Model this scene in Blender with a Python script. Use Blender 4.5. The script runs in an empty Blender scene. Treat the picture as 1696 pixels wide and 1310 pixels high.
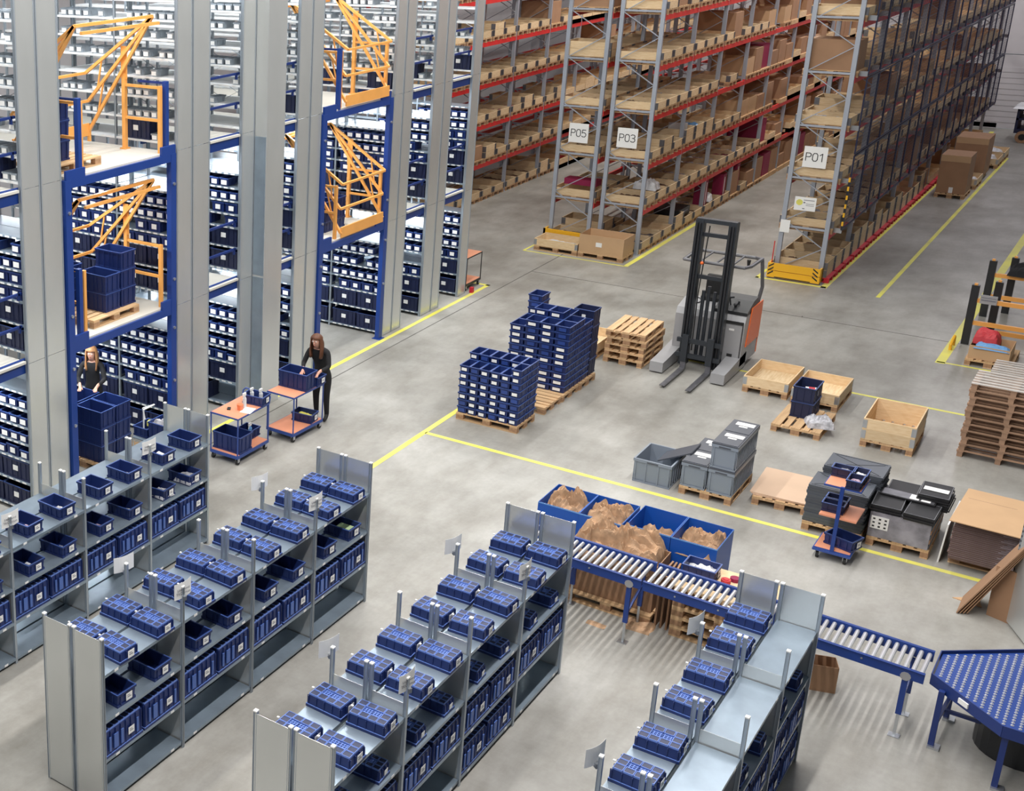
import bpy, math, random
from math import pi, sin, cos, radians
from mathutils import Vector, Matrix, noise
random.seed(7)
SC = bpy.context.scene
COL = SC.collection

# ---------------------------------------------------------------- camera
F_PX, PPX, PPY = 2101.54, 132.933, 529.683
RIGHT = Vector((0.747672, 0.663598, -0.024985))
FWD = Vector((-0.636499, 0.705396, -0.311907))
cam_d = bpy.data.cameras.new('camera')
cam = bpy.data.objects.new('camera', cam_d)
COL.objects.link(cam)
SC.camera = cam
_f = FWD.normalized()
_r = (RIGHT - _f * RIGHT.dot(_f)).normalized()
_u = _r.cross(_f)
cam.matrix_world = Matrix(((_r.x, _u.x, -_f.x, 9.81803), (_r.y, _u.y, -_f.y, -20.38204), (_r.z, _u.z, -_f.z, 9.5126), (0, 0, 0, 1)))
cam_d.sensor_width = 36
cam_d.lens = F_PX / 1696 * 36
cam_d.shift_x = (848 - PPX) / 1696
cam_d.shift_y = -(655 - PPY) / 1696
cam_d.clip_end = 200
# ---------------------------------------------------------------- world, lamps, exposure
W = bpy.data.worlds.new('world')
SC.world = W
W.use_nodes = True
W.node_tree.nodes['Background'].inputs[0].default_value = (0.93, 0.97, 1.0, 1)
W.node_tree.nodes['Background'].inputs[1].default_value = 0.19
SC.view_settings.view_transform = 'Standard'
SC.view_settings.look = 'None'
SC.view_settings.gamma = 1
SC.view_settings.use_curve_mapping = False
SC.view_settings.exposure = 0.0

def lamp(name, x, y, z, sx, sy, watt, col=(1, 0.975, 0.93)):
    d = bpy.data.lights.new(name, 'AREA')
    d.shape = 'RECTANGLE'; d.size = sx; d.size_y = sy; d.energy = watt; d.color = col
    o = bpy.data.objects.new(name, d); COL.objects.link(o); o.location = (x, y, z)
    return o
# long linear luminaires under the roof, running along the building
for x, y, l, w in ((-1.8, -2, 34, 1800), (2.2, -2, 34, 620), (6.2, -9, 24, 2350),
                   (-5.2, 27, 26, 1150), (0.4, 27, 26, 1250), (5.2, 30, 24, 760)):
    lamp('roof_luminaire', x, y, 11.8, 0.25, l, w, (1, 0.975, 0.93) if x < 5 else ((1, 0.965, 0.95) if y < 0 else (0.97, 0.93, 1.0)))
# batten lamps under the decks of the mezzanine
AISLES = [(-7.75, -7.1), (-6.0, -3.4), (-2.25, -1.33), (-0.2, 0.55), (1.6, 4.1), (5.3, 6.13), (7.18, 8.1)]
for a, b in AISLES:
    wide = (b - a) > 2
    for zt in (2.42, 5.12, 8.6):
        lamp('batten_lamp', -5.2, (a + b) / 2, zt, 3.0, 0.12, 100 if wide else 75, (0.93, 0.97, 1.0))

# ---------------------------------------------------------------- mesh helpers
class MB:
    def __init__(s): s.v = []; s.f = []; s.m = []
    def add(s, vs, fs, m=0):
        n = len(s.v); s.v += [tuple(v) for v in vs]
        for f in fs: s.f.append(tuple(i + n for i in f)); s.m.append(m)
        return s
    def box(s, x0, y0, z0, x1, y1, z1, m=0):
        vs = [(x0, y0, z0), (x1, y0, z0), (x1, y1, z0), (x0, y1, z0), (x0, y0, z1), (x1, y0, z1), (x1, y1, z1), (x0, y1, z1)]
        return s.add(vs, [(0, 3, 2, 1), (4, 5, 6, 7), (0, 1, 5, 4), (1, 2, 6, 5), (2, 3, 7, 6), (3, 0, 4, 7)], m)
    def frust(s, x0, y0, z0, x1, y1, z1, t, m=0):
        """box whose bottom is smaller than its top by t on every side"""
        vs = [(x0 + t, y0 + t, z0), (x1 - t, y0 + t, z0), (x1 - t, y1 - t, z0), (x0 + t, y1 - t, z0), (x0, y0, z1), (x1, y0, z1), (x1, y1, z1), (x0, y1, z1)]
        return s.add(vs, [(0, 3, 2, 1), (4, 5, 6, 7), (0, 1, 5, 4), (1, 2, 6, 5), (2, 3, 7, 6), (3, 0, 4, 7)], m)
    def bar(s, p, q, w, h=None, m=0, up=(0, 0, 1)):
        h = h or w; p = Vector(p); q = Vector(q); d = (q - p).normalized(); u = Vector(up)
        if abs(d.dot(u)) > 0.98: u = Vector((0, 1, 0))
        a = d.cross(u).normalized() * (w / 2); b = a.cross(d).normalized() * (h / 2)
        vs = [p - a - b, p + a - b, p + a + b, p - a + b, q - a - b, q + a - b, q + a + b, q - a + b]
        return s.add(vs, [(0, 1, 2, 3), (7, 6, 5, 4), (0, 4, 5, 1), (1, 5, 6, 2), (2, 6, 7, 3), (3, 7, 4, 0)], m)
    def cyl(s, p, q, r, n=8, m=0, r2=None, cap=True):
        p = Vector(p); q = Vector(q); d = (q - p).normalized(); u = Vector((0, 0, 1))
        if abs(d.dot(u)) > 0.98: u = Vector((0, 1, 0))
        a = d.cross(u).normalized(); b = a.cross(d).normalized(); r2 = r if r2 is None else r2
        vs = [p + (a * cos(2 * pi * i / n) + b * sin(2 * pi * i / n)) * r for i in range(n)] + [q + (a * cos(2 * pi * i / n) + b * sin(2 * pi * i / n)) * r2 for i in range(n)]
        fs = [(i, i + n, (i + 1) % n + n, (i + 1) % n) for i in range(n)]
        if cap: fs += [tuple(range(n)), tuple(range(2 * n - 1, n - 1, -1))]
        return s.add(vs, fs, m)
    def path(s, pts, r, n=8, m=0):
        for a, b in zip(pts[:-1], pts[1:]): s.cyl(a, b, r, n, m)
        for c in pts[1:-1]: s.ball(c, r, m, 6, 4)
        return s
    def ball(s, c, r, m=0, n=8, k=5, sz=1.0):
        vs = [(c[0], c[1], c[2] - r * sz)]
        for j in range(1, k):
            t = pi * j / k
            vs += [(c[0] + r * sin(t) * cos(2 * pi * i / n), c[1] + r * sin(t) * sin(2 * pi * i / n), c[2] - r * sz * cos(t)) for i in range(n)]
        vs.append((c[0], c[1], c[2] + r * sz)); L = len(vs) - 1
        fs = [(0, 1 + (i + 1) % n, 1 + i) for i in range(n)]
        for j in range(k - 2):
            a = 1 + j * n
            fs += [(a + i, a + (i + 1) % n, a + n + (i + 1) % n, a + n + i) for i in range(n)]
        a = 1 + (k - 2) * n
        fs += [(a + i, a + (i + 1) % n, L) for i in range(n)]
        return s.add(vs, fs, m)
    def prism(s, pts, z0, z1, m=0):
        n = len(pts)
        vs = [(x, y, z0) for x, y in pts] + [(x, y, z1) for x, y in pts]
        return s.add(vs, [tuple(range(n - 1, -1, -1)), tuple(range(n, 2 * n))] + [(i, (i + 1) % n, (i + 1) % n + n, i + n) for i in range(n)], m)
    def xprism(s, pts, x0, x1, m=0):
        """polygon given in (y,z), extruded along x"""
        n = len(pts)
        vs = [(x0, y, z) for y, z in pts] + [(x1, y, z) for y, z in pts]
        return s.add(vs, [tuple(range(n - 1, -1, -1)), tuple(range(n, 2 * n))] + [(i, (i + 1) % n, (i + 1) % n + n, i + n) for i in range(n)], m)
    def join(s, o, M=None):
        n = len(s.v); s.v += [tuple(M @ Vector(v)) if M else v for v in o.v]
        s.f += [tuple(i + n for i in f) for f in o.f]; s.m += o.m
        return s
    def mesh(s, name, mats, smooth=False):
        me = bpy.data.meshes.new(name); me.from_pydata(s.v, [], s.f)
        mats = mats if isinstance(mats, (list, tuple)) else [mats]
        for m in mats: me.materials.append(MAT[m])
        if len(mats) > 1: me.polygons.foreach_set('material_index', s.m)
        if smooth: me.polygons.foreach_set('use_smooth', [True] * len(s.f))
        me.update(); return me

def link(name, data, parent=None, loc=None, rot=None):
    o = bpy.data.objects.new(name, data); COL.objects.link(o)
    if parent: o.parent = parent
    if loc: o.location = loc
    if rot: o.rotation_euler = rot
    return o
def tag(o, label, cat, group=None, kind=None):
    o['label'] = label; o['category'] = cat
    if group: o['group'] = group
    if kind: o['kind'] = kind
    return o
def thing(name, label, cat, loc=(0, 0, 0), rz=0, group=None):
    o = bpy.data.objects.new(name, None); o.empty_display_size = 0.1; COL.objects.link(o)
    o.location = loc; o.rotation_euler = (0, 0, rz)
    return tag(o, label, cat, group)
def part(root, name, me, loc=None, rot=None, label=None, kind=None):
    o = link(name, me, root, loc, rot)
    if label: o['label'] = label
    if kind: o['kind'] = kind
    return o
def solo(name, me, label, cat, loc=(0, 0, 0), rz=0, group=None, kind=None):
    return tag(link(name, me, None, loc, (0, 0, rz)), label, cat, group, kind)
def kids(o): return [c for c in COL_CHILDREN.get(o.name, [])]
def copy_tree(o, loc=None, rz=None, label=None, group=None, parent=None):
    c = o.copy(); COL.objects.link(c)
    if parent: c.parent = parent
    if loc is not None: c.location = loc
    if rz is not None: c.rotation_euler = (0, 0, rz)
    if label: c['label'] = label
    if group: c['group'] = group
    for ch in o.children: copy_tree(ch, parent=c)
    return c
def structure(name, me, loc=(0, 0, 0), parent=None):
    o = link(name, me, parent, loc)
    if not parent: o['kind'] = 'structure'
    return o
def seq(make):
    """first call builds, later calls copy"""
    st = {}
    def f(loc, rz=0, label=None, group=None):
        if 'o' not in st:
            o = make(); o.location = loc; o.rotation_euler = (0, 0, rz)
            if label: o['label'] = label
            if group: o['group'] = group
            st['o'] = o; return o
        return copy_tree(st['o'], loc, rz, label, group)
    return f
ORD = ['first', 'second', 'third', 'fourth', 'fifth', 'sixth', 'seventh', 'eighth', 'ninth', 'tenth', 'eleventh', 'twelfth', 'thirteenth', 'fourteenth', 'fifteenth', 'sixteenth', 'seventeenth', 'eighteenth', 'nineteenth', 'twentieth'] + ['twenty-' + w for w in ('first', 'second', 'third', 'fourth', 'fifth', 'sixth', 'seventh', 'eighth', 'ninth')] + ['thirtieth']

# ---------------------------------------------------------------- materials
MAT = {}
def mat(name, c, rough=0.5, metal=0.0, var=0.0, scale=6.0, c2=None, stretch=(1, 1, 1), bump=0.0, rnd=0.0, alpha=1.0, spec=0.5, coords='Object'):
    m = bpy.data.materials.new(name); m.use_nodes = True; nt = m.node_tree; N = nt.nodes; L = nt.links
    b = N['Principled BSDF']; b.inputs['Roughness'].default_value = rough; b.inputs['Metallic'].default_value = metal
    b.inputs['Specular IOR Level'].default_value = spec
    b.inputs['Base Color'].default_value = (*c, 1)
    src = None
    if var or c2 or bump:
        tc = N.new('ShaderNodeTexCoord'); mp = N.new('ShaderNodeMapping'); mp.inputs['Scale'].default_value = stretch
        nz = N.new('ShaderNodeTexNoise'); nz.inputs['Scale'].default_value = scale; nz.inputs['Detail'].default_value = 4
        L.new(tc.outputs[coords], mp.inputs[0]); L.new(mp.outputs[0], nz.inputs['Vector'])
        cr = N.new('ShaderNodeValToRGB')
        d = c2 or tuple(max(0, x * (1 - var)) for x in c)
        cr.color_ramp.elements[0].position = 0.32; cr.color_ramp.elements[1].position = 0.68
        cr.color_ramp.elements[0].color = (*d, 1); cr.color_ramp.elements[1].color = (*c, 1)
        L.new(nz.outputs['Fac'], cr.inputs[0]); src = cr.outputs[0]
        if bump:
            bp = N.new('ShaderNodeBump'); bp.inputs['Strength'].default_value = bump; bp.inputs['Distance'].default_value = 0.01
            L.new(nz.outputs['Fac'], bp.inputs['Height']); L.new(bp.outputs[0], b.inputs['Normal'])
    if rnd:
        oi = N.new('ShaderNodeObjectInfo'); hs = N.new('ShaderNodeHueSaturation'); mr = N.new('ShaderNodeMapRange')
        mr.inputs['To Min'].default_value = 1 - rnd; mr.inputs['To Max'].default_value = 1 + rnd
        L.new(oi.outputs['Random'], mr.inputs['Value']); L.new(mr.outputs[0], hs.inputs['Value'])
        if src: L.new(src, hs.inputs['Color'])
        else: hs.inputs['Color'].default_value = (*c, 1)
        src = hs.outputs[0]
    if src: L.new(src, b.inputs['Base Color'])
    if alpha < 1:
        b.inputs['Alpha'].default_value = alpha
    MAT[name] = m; return m

mat('galvanised', (0.60, 0.63, 0.64), 0.34, 0.85, 0.14, 3.0, stretch=(3, 3, 0.5))
mat('galvanised_sheet', (0.70, 0.72, 0.71), 0.25, 0.6, 0.12, 1.2, stretch=(1, 1, 0.3))
mat('shelf_sheet', (0.31, 0.385, 0.46), 0.30, 0.5, 0.2, 3)
mat('white_shelf', (0.80, 0.82, 0.83), 0.4, 0.1)
mat('post_grey', (0.40, 0.45, 0.50), 0.4, 0.6)
mat('upright_grey', (0.40, 0.43, 0.49), 0.45, 0.4)
mat('blue_steel', (0.010, 0.045, 0.24), 0.38, 0, 0.1, 2)
mat('rail_blue', (0.010, 0.030, 0.16), 0.4)
mat('bin_blue', (0.010, 0.024, 0.115), 0.42, 0, rnd=0.12)
mat('bin_patch_blue', (0.022, 0.055, 0.24), 0.4, 0, rnd=0.1)  # lighter blue for the front patches of the stacked bins
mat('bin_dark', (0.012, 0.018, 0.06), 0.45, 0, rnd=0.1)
mat('bin_rib', (0.07, 0.14, 0.42), 0.4)
mat('bin_line', (0.14, 0.24, 0.62), 0.38)
mat('board_pale', (0.66, 0.47, 0.33), 0.7, 0, 0.08, 2)
mat('guard_grey', (0.13, 0.13, 0.14), 0.4, 0.3)
mat('brown_fill', (0.14, 0.075, 0.045), 0.8, 0, 0.6, 6)
mat('maroon_fill', (0.20, 0.02, 0.035), 0.7, 0, 0.6, 7)
mat('grey_fill', (0.20, 0.19, 0.20), 0.5, 0, 0.8, 8)
mat('orange_steel', (0.86, 0.40, 0.10), 0.4, 0, 0.1, 3)
mat('red_steel', (0.70, 0.03, 0.028), 0.42, 0, 0.15, 3)
mat('red_plastic', (0.50, 0.012, 0.03), 0.5)
mat('cup_white', (0.7, 0.7, 0.7), 0.5)
mat('magenta_board', (0.27, 0.008, 0.06), 0.6, 0, 0.1, 3)
mat('wood_new', (0.74, 0.57, 0.36), 0.7, 0, 0, 3.0, c2=(0.64, 0.45, 0.25), stretch=(2, 2, 14), rnd=0.14)
mat('wood_pallet', (0.62, 0.42, 0.23), 0.75, 0, 0, 3.0, c2=(0.50, 0.31, 0.16), stretch=(14, 1.0, 6), rnd=0.15)
mat('wood_worn', (0.36, 0.22, 0.14), 0.8, 0, 0.25, 4, rnd=0.12)
mat('wood_grey', (0.62, 0.58, 0.54), 0.7, 0, 0.15, 4, rnd=0.08)
mat('edge_purple', (0.30, 0.24, 0.26), 0.8, 0, 0.4, 12)
mat('wood_pale', (0.76, 0.60, 0.38), 0.7, 0, 0, 3.0, c2=(0.62, 0.44, 0.24), stretch=(10, 1.2, 6), rnd=0.1)
mat('wood_end', (0.42, 0.24, 0.13), 0.8, 0, 0.3, 20)
mat('cardboard', (0.36, 0.205, 0.115), 0.8, 0, 0.12, 2.5, rnd=0.18)
mat('cardboard_edge', (0.20, 0.13, 0.11), 0.85, 0, 0, 3, c2=(0.10, 0.06, 0.055), stretch=(0.3, 0.3, 40))
mat('cardboard_light', (0.56, 0.36, 0.20), 0.8, 0, 0.08, 2.5)
mat('kraft_paper', (0.54, 0.34, 0.20), 0.8, 0, 0.38, 9, bump=0.6)
mat('white_card', (0.82, 0.82, 0.80), 0.6)
mat('print_grey', (0.16, 0.16, 0.19), 0.7)
mat('print_black', (0.02, 0.02, 0.022), 0.7)
mat('white_plastic', (0.75, 0.76, 0.78), 0.35, 0, 0.25, 8)
mat('plastic_bag', (0.62, 0.62, 0.66), 0.25, 0, 0.5, 14)
mat('purple_bag', (0.50, 0.36, 0.46), 0.3, 0, 0.4, 12)
mat('yellow_paint', (0.80, 0.76, 0.10), 0.5, 0, 0, 1.3, c2=(0.62, 0.58, 0.16))
mat('safety_yellow', (0.85, 0.45, 0.02), 0.45)
mat('joint_dark', (0.10, 0.095, 0.085), 0.9)
mat('black_paint', (0.018, 0.019, 0.022), 0.4)
mat('mast_black', (0.035, 0.040, 0.048), 0.35, 0.3)
mat('rubber', (0.015, 0.015, 0.015), 0.7)
mat('truck_grey', (0.36, 0.36, 0.37), 0.4, 0.1, 0.08, 3)
mat('truck_orange', (0.85, 0.16, 0.03), 0.4)
mat('steel', (0.52, 0.54, 0.57), 0.28, 0.85)
mat('worn_steel', (0.22, 0.22, 0.24), 0.4, 0.7, 0.3, 6)
mat('tub_grey', (0.22, 0.255, 0.305), 0.42, rnd=0.05)
mat('tub_lid', (0.075, 0.082, 0.10), 0.45)
mat('lid_dark', (0.075, 0.085, 0.102), 0.42, rnd=0.15)
mat('lid_line', (0.16, 0.165, 0.18), 0.4)
mat('lid_black', (0.012, 0.012, 0.014), 0.5)
mat('bin_bright', (0.008, 0.085, 0.42), 0.45)
mat('trolley_board', (0.74, 0.31, 0.18), 0.5, 0, 0.1, 3)
mat('trolley_blue', (0.03, 0.07, 0.28), 0.4)
mat('roller', (0.60, 0.60, 0.62), 0.3, 0.6)
mat('concrete_wall', (0.62, 0.60, 0.62), 0.7, 0, 0.06, 2)
mat('brown_wood', (0.10, 0.04, 0.025), 0.6)
mat('deck_board', (0.62, 0.60, 0.54), 0.55, 0, 0.08, 2)
mat('deck_under', (0.55, 0.55, 0.55), 0.6)
mat('stretch_film', (0.35, 0.34, 0.38), 0.15, 0, 0.5, 5, bump=0.5)
mat('yellow_stock', (0.68, 0.66, 0.12), 0.6)
mat('green_stock', (0.42, 0.55, 0.30), 0.6)
mat('red_stock', (0.55, 0.04, 0.05), 0.6)
mat('light_blue', (0.15, 0.35, 0.65), 0.6)
mat('black_cloth', (0.012, 0.012, 0.014), 0.9)
mat('dark_trousers', (0.010, 0.010, 0.012), 0.9)
mat('skin', (0.62, 0.33, 0.24), 0.55)
mat('hair_brown', (0.15, 0.055, 0.025), 0.55, 0, 0.45, 22, stretch=(1, 1, 0.15), bump=0.6)
mat('hair_blonde', (0.50, 0.24, 0.10), 0.55, 0, 0.4, 22, stretch=(1, 1, 0.15), bump=0.6)
mat('lip', (0.45, 0.12, 0.10), 0.5)
mat('clear_orange', (0.75, 0.20, 0.08), 0.4)
mat('mesh_blue', (0.008, 0.012, 0.05), 0.45)

def floor_material():
    m = bpy.data.materials.new('polished_concrete'); m.use_nodes = True; nt = m.node_tree; N = nt.nodes; L = nt.links
    b = N['Principled BSDF']; tc = N.new('ShaderNodeTexCoord')
    def nz(scale, det, rough=0.55, st=(1, 1, 1)):
        mp = N.new('ShaderNodeMapping'); mp.inputs['Scale'].default_value = st
        n = N.new('ShaderNodeTexNoise'); n.inputs['Scale'].default_value = scale; n.inputs['Detail'].default_value = det; n.inputs['Roughness'].default_value = rough
        L.new(tc.outputs['Object'], mp.inputs[0]); L.new(mp.outputs[0], n.inputs['Vector']); return n.outputs['Fac']
    def ramp(src, p0, c0, p1, c1):
        r = N.new('ShaderNodeValToRGB'); r.color_ramp.elements[0].position = p0; r.color_ramp.elements[1].position = p1
        r.color_ramp.elements[0].color = (*c0, 1); r.color_ramp.elements[1].color = (*c1, 1); L.new(src, r.inputs[0]); return r.outputs[0]
    a = ramp(nz(0.42, 9, 0.62), 0.36, (0.27, 0.262, 0.238), 0.66, (0.455, 0.448, 0.418))
    s = ramp(nz(1.5, 9, 0.68, (1, 0.30, 1)), 0.30, (0.72, 0.70, 0.67), 0.60, (1, 1, 1))
    f = ramp(nz(14, 3), 0.30, (0.93, 0.93, 0.93), 0.7, (1, 1, 1))
    def mul(x, y):
        k = N.new('ShaderNodeMixRGB'); k.blend_type = 'MULTIPLY'; k.inputs[0].default_value = 1; L.new(x, k.inputs[1]); L.new(y, k.inputs[2]); return k.outputs[0]
    L.new(mul(mul(a, s), f), b.inputs['Base Color'])
    rr = N.new('ShaderNodeMapRange'); rr.inputs['To Min'].default_value = 0.30; rr.inputs['To Max'].default_value = 0.5
    L.new(nz(1.2, 4), rr.inputs['Value']); L.new(rr.outputs[0], b.inputs['Roughness'])
    b.inputs['Specular IOR Level'].default_value = 0.4
    MAT['polished_concrete'] = m
floor_material()
# ---------------------------------------------------------------- floor, markings, walls
m = MB(); m.add([(-16, -24, 0), (22, -24, 0), (22, 42, 0), (-16, 42, 0)], [(0, 1, 2, 3)])
floor = structure('floor', m.mesh('floor', 'polished_concrete'))
def stripe(p, q, w, z=0.003, mt='yellow_paint', name='yellow_line'):
    a = Vector((*p, 0)); b = Vector((*q, 0)); n = Vector((-(b - a).y, (b - a).x, 0)).normalized() * w / 2
    o = MB(); vs = [a - n, a + n, b + n, b - n]
    o.add([(v.x, v.y, 0) for v in vs] + [(v.x, v.y, z) for v in vs], [(0, 1, 2, 3), (7, 6, 5, 4), (0, 4, 5, 1), (1, 5, 6, 2), (2, 6, 7, 3), (3, 7, 4, 0)])
    part(floor, name, o.mesh(name, mt))
YL = [((-3.17, -22), (-3.17, 9.6), .1), ((-3.12, 9.55), (-3.6, 9.55), .1), ((-0.03, -5.6), (-0.03, 1.6), .1), ((0, 0), (9.4, 0.0), .1),
      ((4.62, 14.1), (4.62, 35.2), .09), ((3.42, 14.2), (3.42, 41), .14), ((1.86, 14.26), (3.47, 14.26), .12), ((1.9, 14.2), (1.9, 15.2), .07),
      ((-3.85, 13.3), (-1.04, 13.3), .06), ((-3.84, 13.3), (-3.84, 14.6), .06), ((-1.06, 13.3), (-1.06, 20), .12),
      ((1.3, 6.9), (7.45, 6.9), .08), ((6.56, 9.8), (6.56, 26), .17), ((6.5, 9.88), (8.5, 9.88), .07)]
for p, q, w in YL: stripe(p, q, w)
for p, q in (((-2.82, -22), (-2.82, 41)), ((-2.8, 11.42), (21, 11.42)), ((3.6, 11.42), (3.6, 11.5))):
    stripe(p, q, 0.022, 0.002, 'joint_dark', 'floor_joint')

# far wall of stacked panels with a doorway
wall = structure('wall_back', MB().box(-16, 42, 0, 3.4, 42.2, 0.2).mesh('wall_back', 'concrete_wall'))
for k in range(7):
    z0 = 0.02 if k == 0 else 0.55 + (k - 1) * 2.4; z1 = 0.5 if k == 0 else z0 + 2.36
    part(wall, 'wall_panel', MB().box(-16, 42 + (k % 2) * 0.004, z0, 22, 42.2, z1).mesh('wall_panel', 'concrete_wall'))
for k in range(10):
    part(wall, 'grille_slat', MB().box(2.7, 41.985, 0.25 + k * 0.22, 4.3, 42.0, 0.44 + k * 0.22).mesh('grille_slat', 'concrete_wall'))
wl = structure('wall_left', MB().box(-16.2, -24, 0, -16, 42, 14).mesh('wall_left', 'concrete_wall'))
dr = structure('door_1', MB().box(4.35, 41.9, 0, 7.6, 42.0, 0.2).mesh('door_1', 'brown_wood'))
part(dr, 'door_frame', MB().box(4.3, 41.85, 0, 4.45, 42, 2.6).box(4.3, 41.85, 2.45, 7.6, 42, 2.6).mesh('door_frame', 'brown_wood'))
part(dr, 'door_leaf', MB().box(4.45, 41.92, 0, 6.0, 41.97, 2.45).mesh('door_leaf', 'brown_wood'))

# ---------------------------------------------------------------- bins and boxes (shared meshes)
def open_box(m, w, d, h, t=0.012, taper=0.012, base=0.01, mi=0, mf=0):
    """open container centred on x,y standing on z=0"""
    x, y = w / 2, d / 2
    o = [(-x + taper, -y + taper, 0), (x - taper, -y + taper, 0), (x - taper, y - taper, 0), (-x + taper, y - taper, 0), (-x, -y, h), (x, -y, h), (x, y, h), (-x, y, h)]
    i = [(a * (abs(a) - t) / abs(a), b * (abs(b) - t) / abs(b), max(c, base)) for a, b, c in o]
    m.add(o + i, [(0, 3, 2, 1), (0, 1, 5, 4), (1, 2, 6, 5), (2, 3, 7, 6), (3, 0, 4, 7),
                  (8, 9, 10, 11), (8, 12, 13, 9), (9, 13, 14, 10), (10, 14, 15, 11), (11, 15, 12, 8),
                  (4, 5, 13, 12), (5, 6, 14, 13), (6, 7, 15, 14), (7, 4, 12, 15)], mi)
    return m
def rim(m, w, d, z0, z1, e, mi=0):
    x, y = w / 2, d / 2
    m.box(-x - e, -y - e, z0, x + e, -y, z1, mi).box(-x - e, y, z0, x + e, y + e, z1, mi).box(-x - e, -y, z0, -x, y, z1, mi).box(x, -y, z0, x + e, y, z1, mi)
def bin_body(w, d, h, nx=4, ny=3, mt=('bin_blue', 'bin_rib'), e=0.009, band=True):
    m = MB(); W2, D2 = w - 2 * e, d - 2 * e
    open_box(m, W2, D2, h, taper=0.01)
    rim(m, W2, D2, h - 0.028, h - 0.002, e)
    rim(m, W2, D2, h - 0.006, h, e, 1)
    if band: rim(m, W2 - 0.012, D2 - 0.012, 0.0, 0.03, e * 0.9)
    for i in range(nx):
        x = -W2 / 2 + W2 * (i + 0.5) / nx + (0.02 if i < nx / 2 else -0.02)
        for s in (-1, 1):
            m.box(x - 0.005, s * D2 / 2 - (e if s < 0 else 0), 0.02, x + 0.005, s * D2 / 2 + (e if s > 0 else 0), h - 0.02)
    for i in range(ny):
        y = -D2 / 2 + D2 * (i + 0.5) / ny
        for s in (-1, 1):
            m.box(s * W2 / 2 - (e if s < 0 else 0), y - 0.005, 0.02, s * W2 / 2 + (e if s > 0 else 0), y + 0.005, h - 0.02)
    return m
def upside(w, d, h, gx=4, gy=3):
    """container stood upside down: ribbed base with raised pads on top"""
    e = 0.009; m = MB(); W2, D2 = w - 2 * e, d - 2 * e
    m.frust(-W2 / 2, -D2 / 2, 0, W2 / 2, D2 / 2, 0.001, 0)
    m.v = m.v[:0]; m.f = []; m.m = []
    t = 0.012
    vs = [(-W2 / 2, -D2 / 2, 0), (W2 / 2, -D2 / 2, 0), (W2 / 2, D2 / 2, 0), (-W2 / 2, D2 / 2, 0), (-W2 / 2 + t, -D2 / 2 + t, h - 0.02), (W2 / 2 - t, -D2 / 2 + t, h - 0.02), (W2 / 2 - t, D2 / 2 - t, h - 0.02), (-W2 / 2 + t, D2 / 2 - t, h - 0.02)]
    m.add(vs, [(0, 3, 2, 1), (4, 5, 6, 7), (0, 1, 5, 4), (1, 2, 6, 5), (2, 3, 7, 6), (3, 0, 4, 7)])
    rim(m, W2, D2, 0.0, 0.028, e); rim(m, W2, D2, 0.028, 0.034, e * 0.8, 1)
    for i in range(gx + 1):
        x = -W2 / 2 + 0.015 + (W2 - 0.03) * i / gx
        for s in (-1, 1): m.box(x - 0.004, s * (D2 / 2 - 0.002) - 0.006, 0.03, x + 0.004, s * (D2 / 2 - 0.002) + 0.006, h - 0.025, 0)
    for i in range(gy + 1):
        y = -D2 / 2 + 0.015 + (D2 - 0.03) * i / gy
        for s in (-1, 1): m.box(s * (W2 / 2 - 0.002) - 0.006, y - 0.004, 0.03, s * (W2 / 2 - 0.002) + 0.006, y + 0.004, h - 0.025, 0)
    cx, cy = (W2 - 2 * t) / gx, (D2 - 2 * t) / gy
    for i in range(gx):
        for j in range(gy):
            x0, y0 = -W2 / 2 + t + i * cx + 0.003, -D2 / 2 + t + j * cy + 0.003
            x1, y1 = x0 + cx - 0.006, y0 + cy - 0.006
            if 0 < i < gx - 1 and 0 < j < gy - 1:
                for k in range(3):
                    yy = y0 + (y1 - y0) * (k + 0.5) / 3; xx = x0 + (x1 - x0) * (k + 0.5) / 3
                    m.box(x0 - 0.006, yy - 0.003, h - 0.021, x1 + 0.006, yy + 0.003, h - 0.010, 1).box(xx - 0.003, y0, h - 0.021, xx + 0.003, y1, h - 0.0105, 1)
                continue
            r = 0.0045
            for a in ((x0, y0, x1, y0 + r), (x0, y1 - r, x1, y1), (x0, y0 + r, x0 + r, y1 - r), (x1 - r, y0 + r, x1, y1 - r)):
                m.box(a[0], a[1], h - 0.021, a[2], a[3], h, 1)
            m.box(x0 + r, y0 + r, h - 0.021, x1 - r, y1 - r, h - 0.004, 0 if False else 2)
    return m
ME = {}
ME['bin_open'] = bin_body(0.42, 0.31, 0.17).mesh('bin_open', ('bin_blue', 'bin_rib'))
ME['bin_up'] = upside(0.42, 0.31, 0.15).mesh('bin_up', ('bin_blue', 'bin_line', 'bin_dark'))
ME['bin_up_small'] = upside(0.36, 0.24, 0.16, 4, 3).mesh('bin_up_small', ('bin_blue', 'bin_line', 'bin_dark'))
ME['bin_up_long'] = upside(0.42, 0.66, 0.34, 4, 7).mesh('bin_up_long', ('bin_blue', 'bin_line', 'bin_dark'))
ME['bin_large'] = bin_body(0.60, 0.40, 0.32, 5, 3).mesh('bin_large', ('bin_blue', 'bin_rib'))
ME['bin_mid'] = bin_body(0.60, 0.40, 0.22, 5, 3).mesh('bin_mid', ('bin_blue', 'bin_rib'))
ME['bin_small'] = bin_body(0.20, 0.40, 0.145, 2, 3, band=False).mesh('bin_small', ('bin_blue', 'bin_rib'))
ME['bin_stack'] = bin_body(0.20, 0.30, 0.125, 2, 2, band=False).mesh('bin_stack', ('bin_blue', 'bin_rib'))
ME['card'] = MB().box(-0.035, -0.002, -0.03, 0.035, 0, 0.03).mesh('card', 'white_card')
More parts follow.
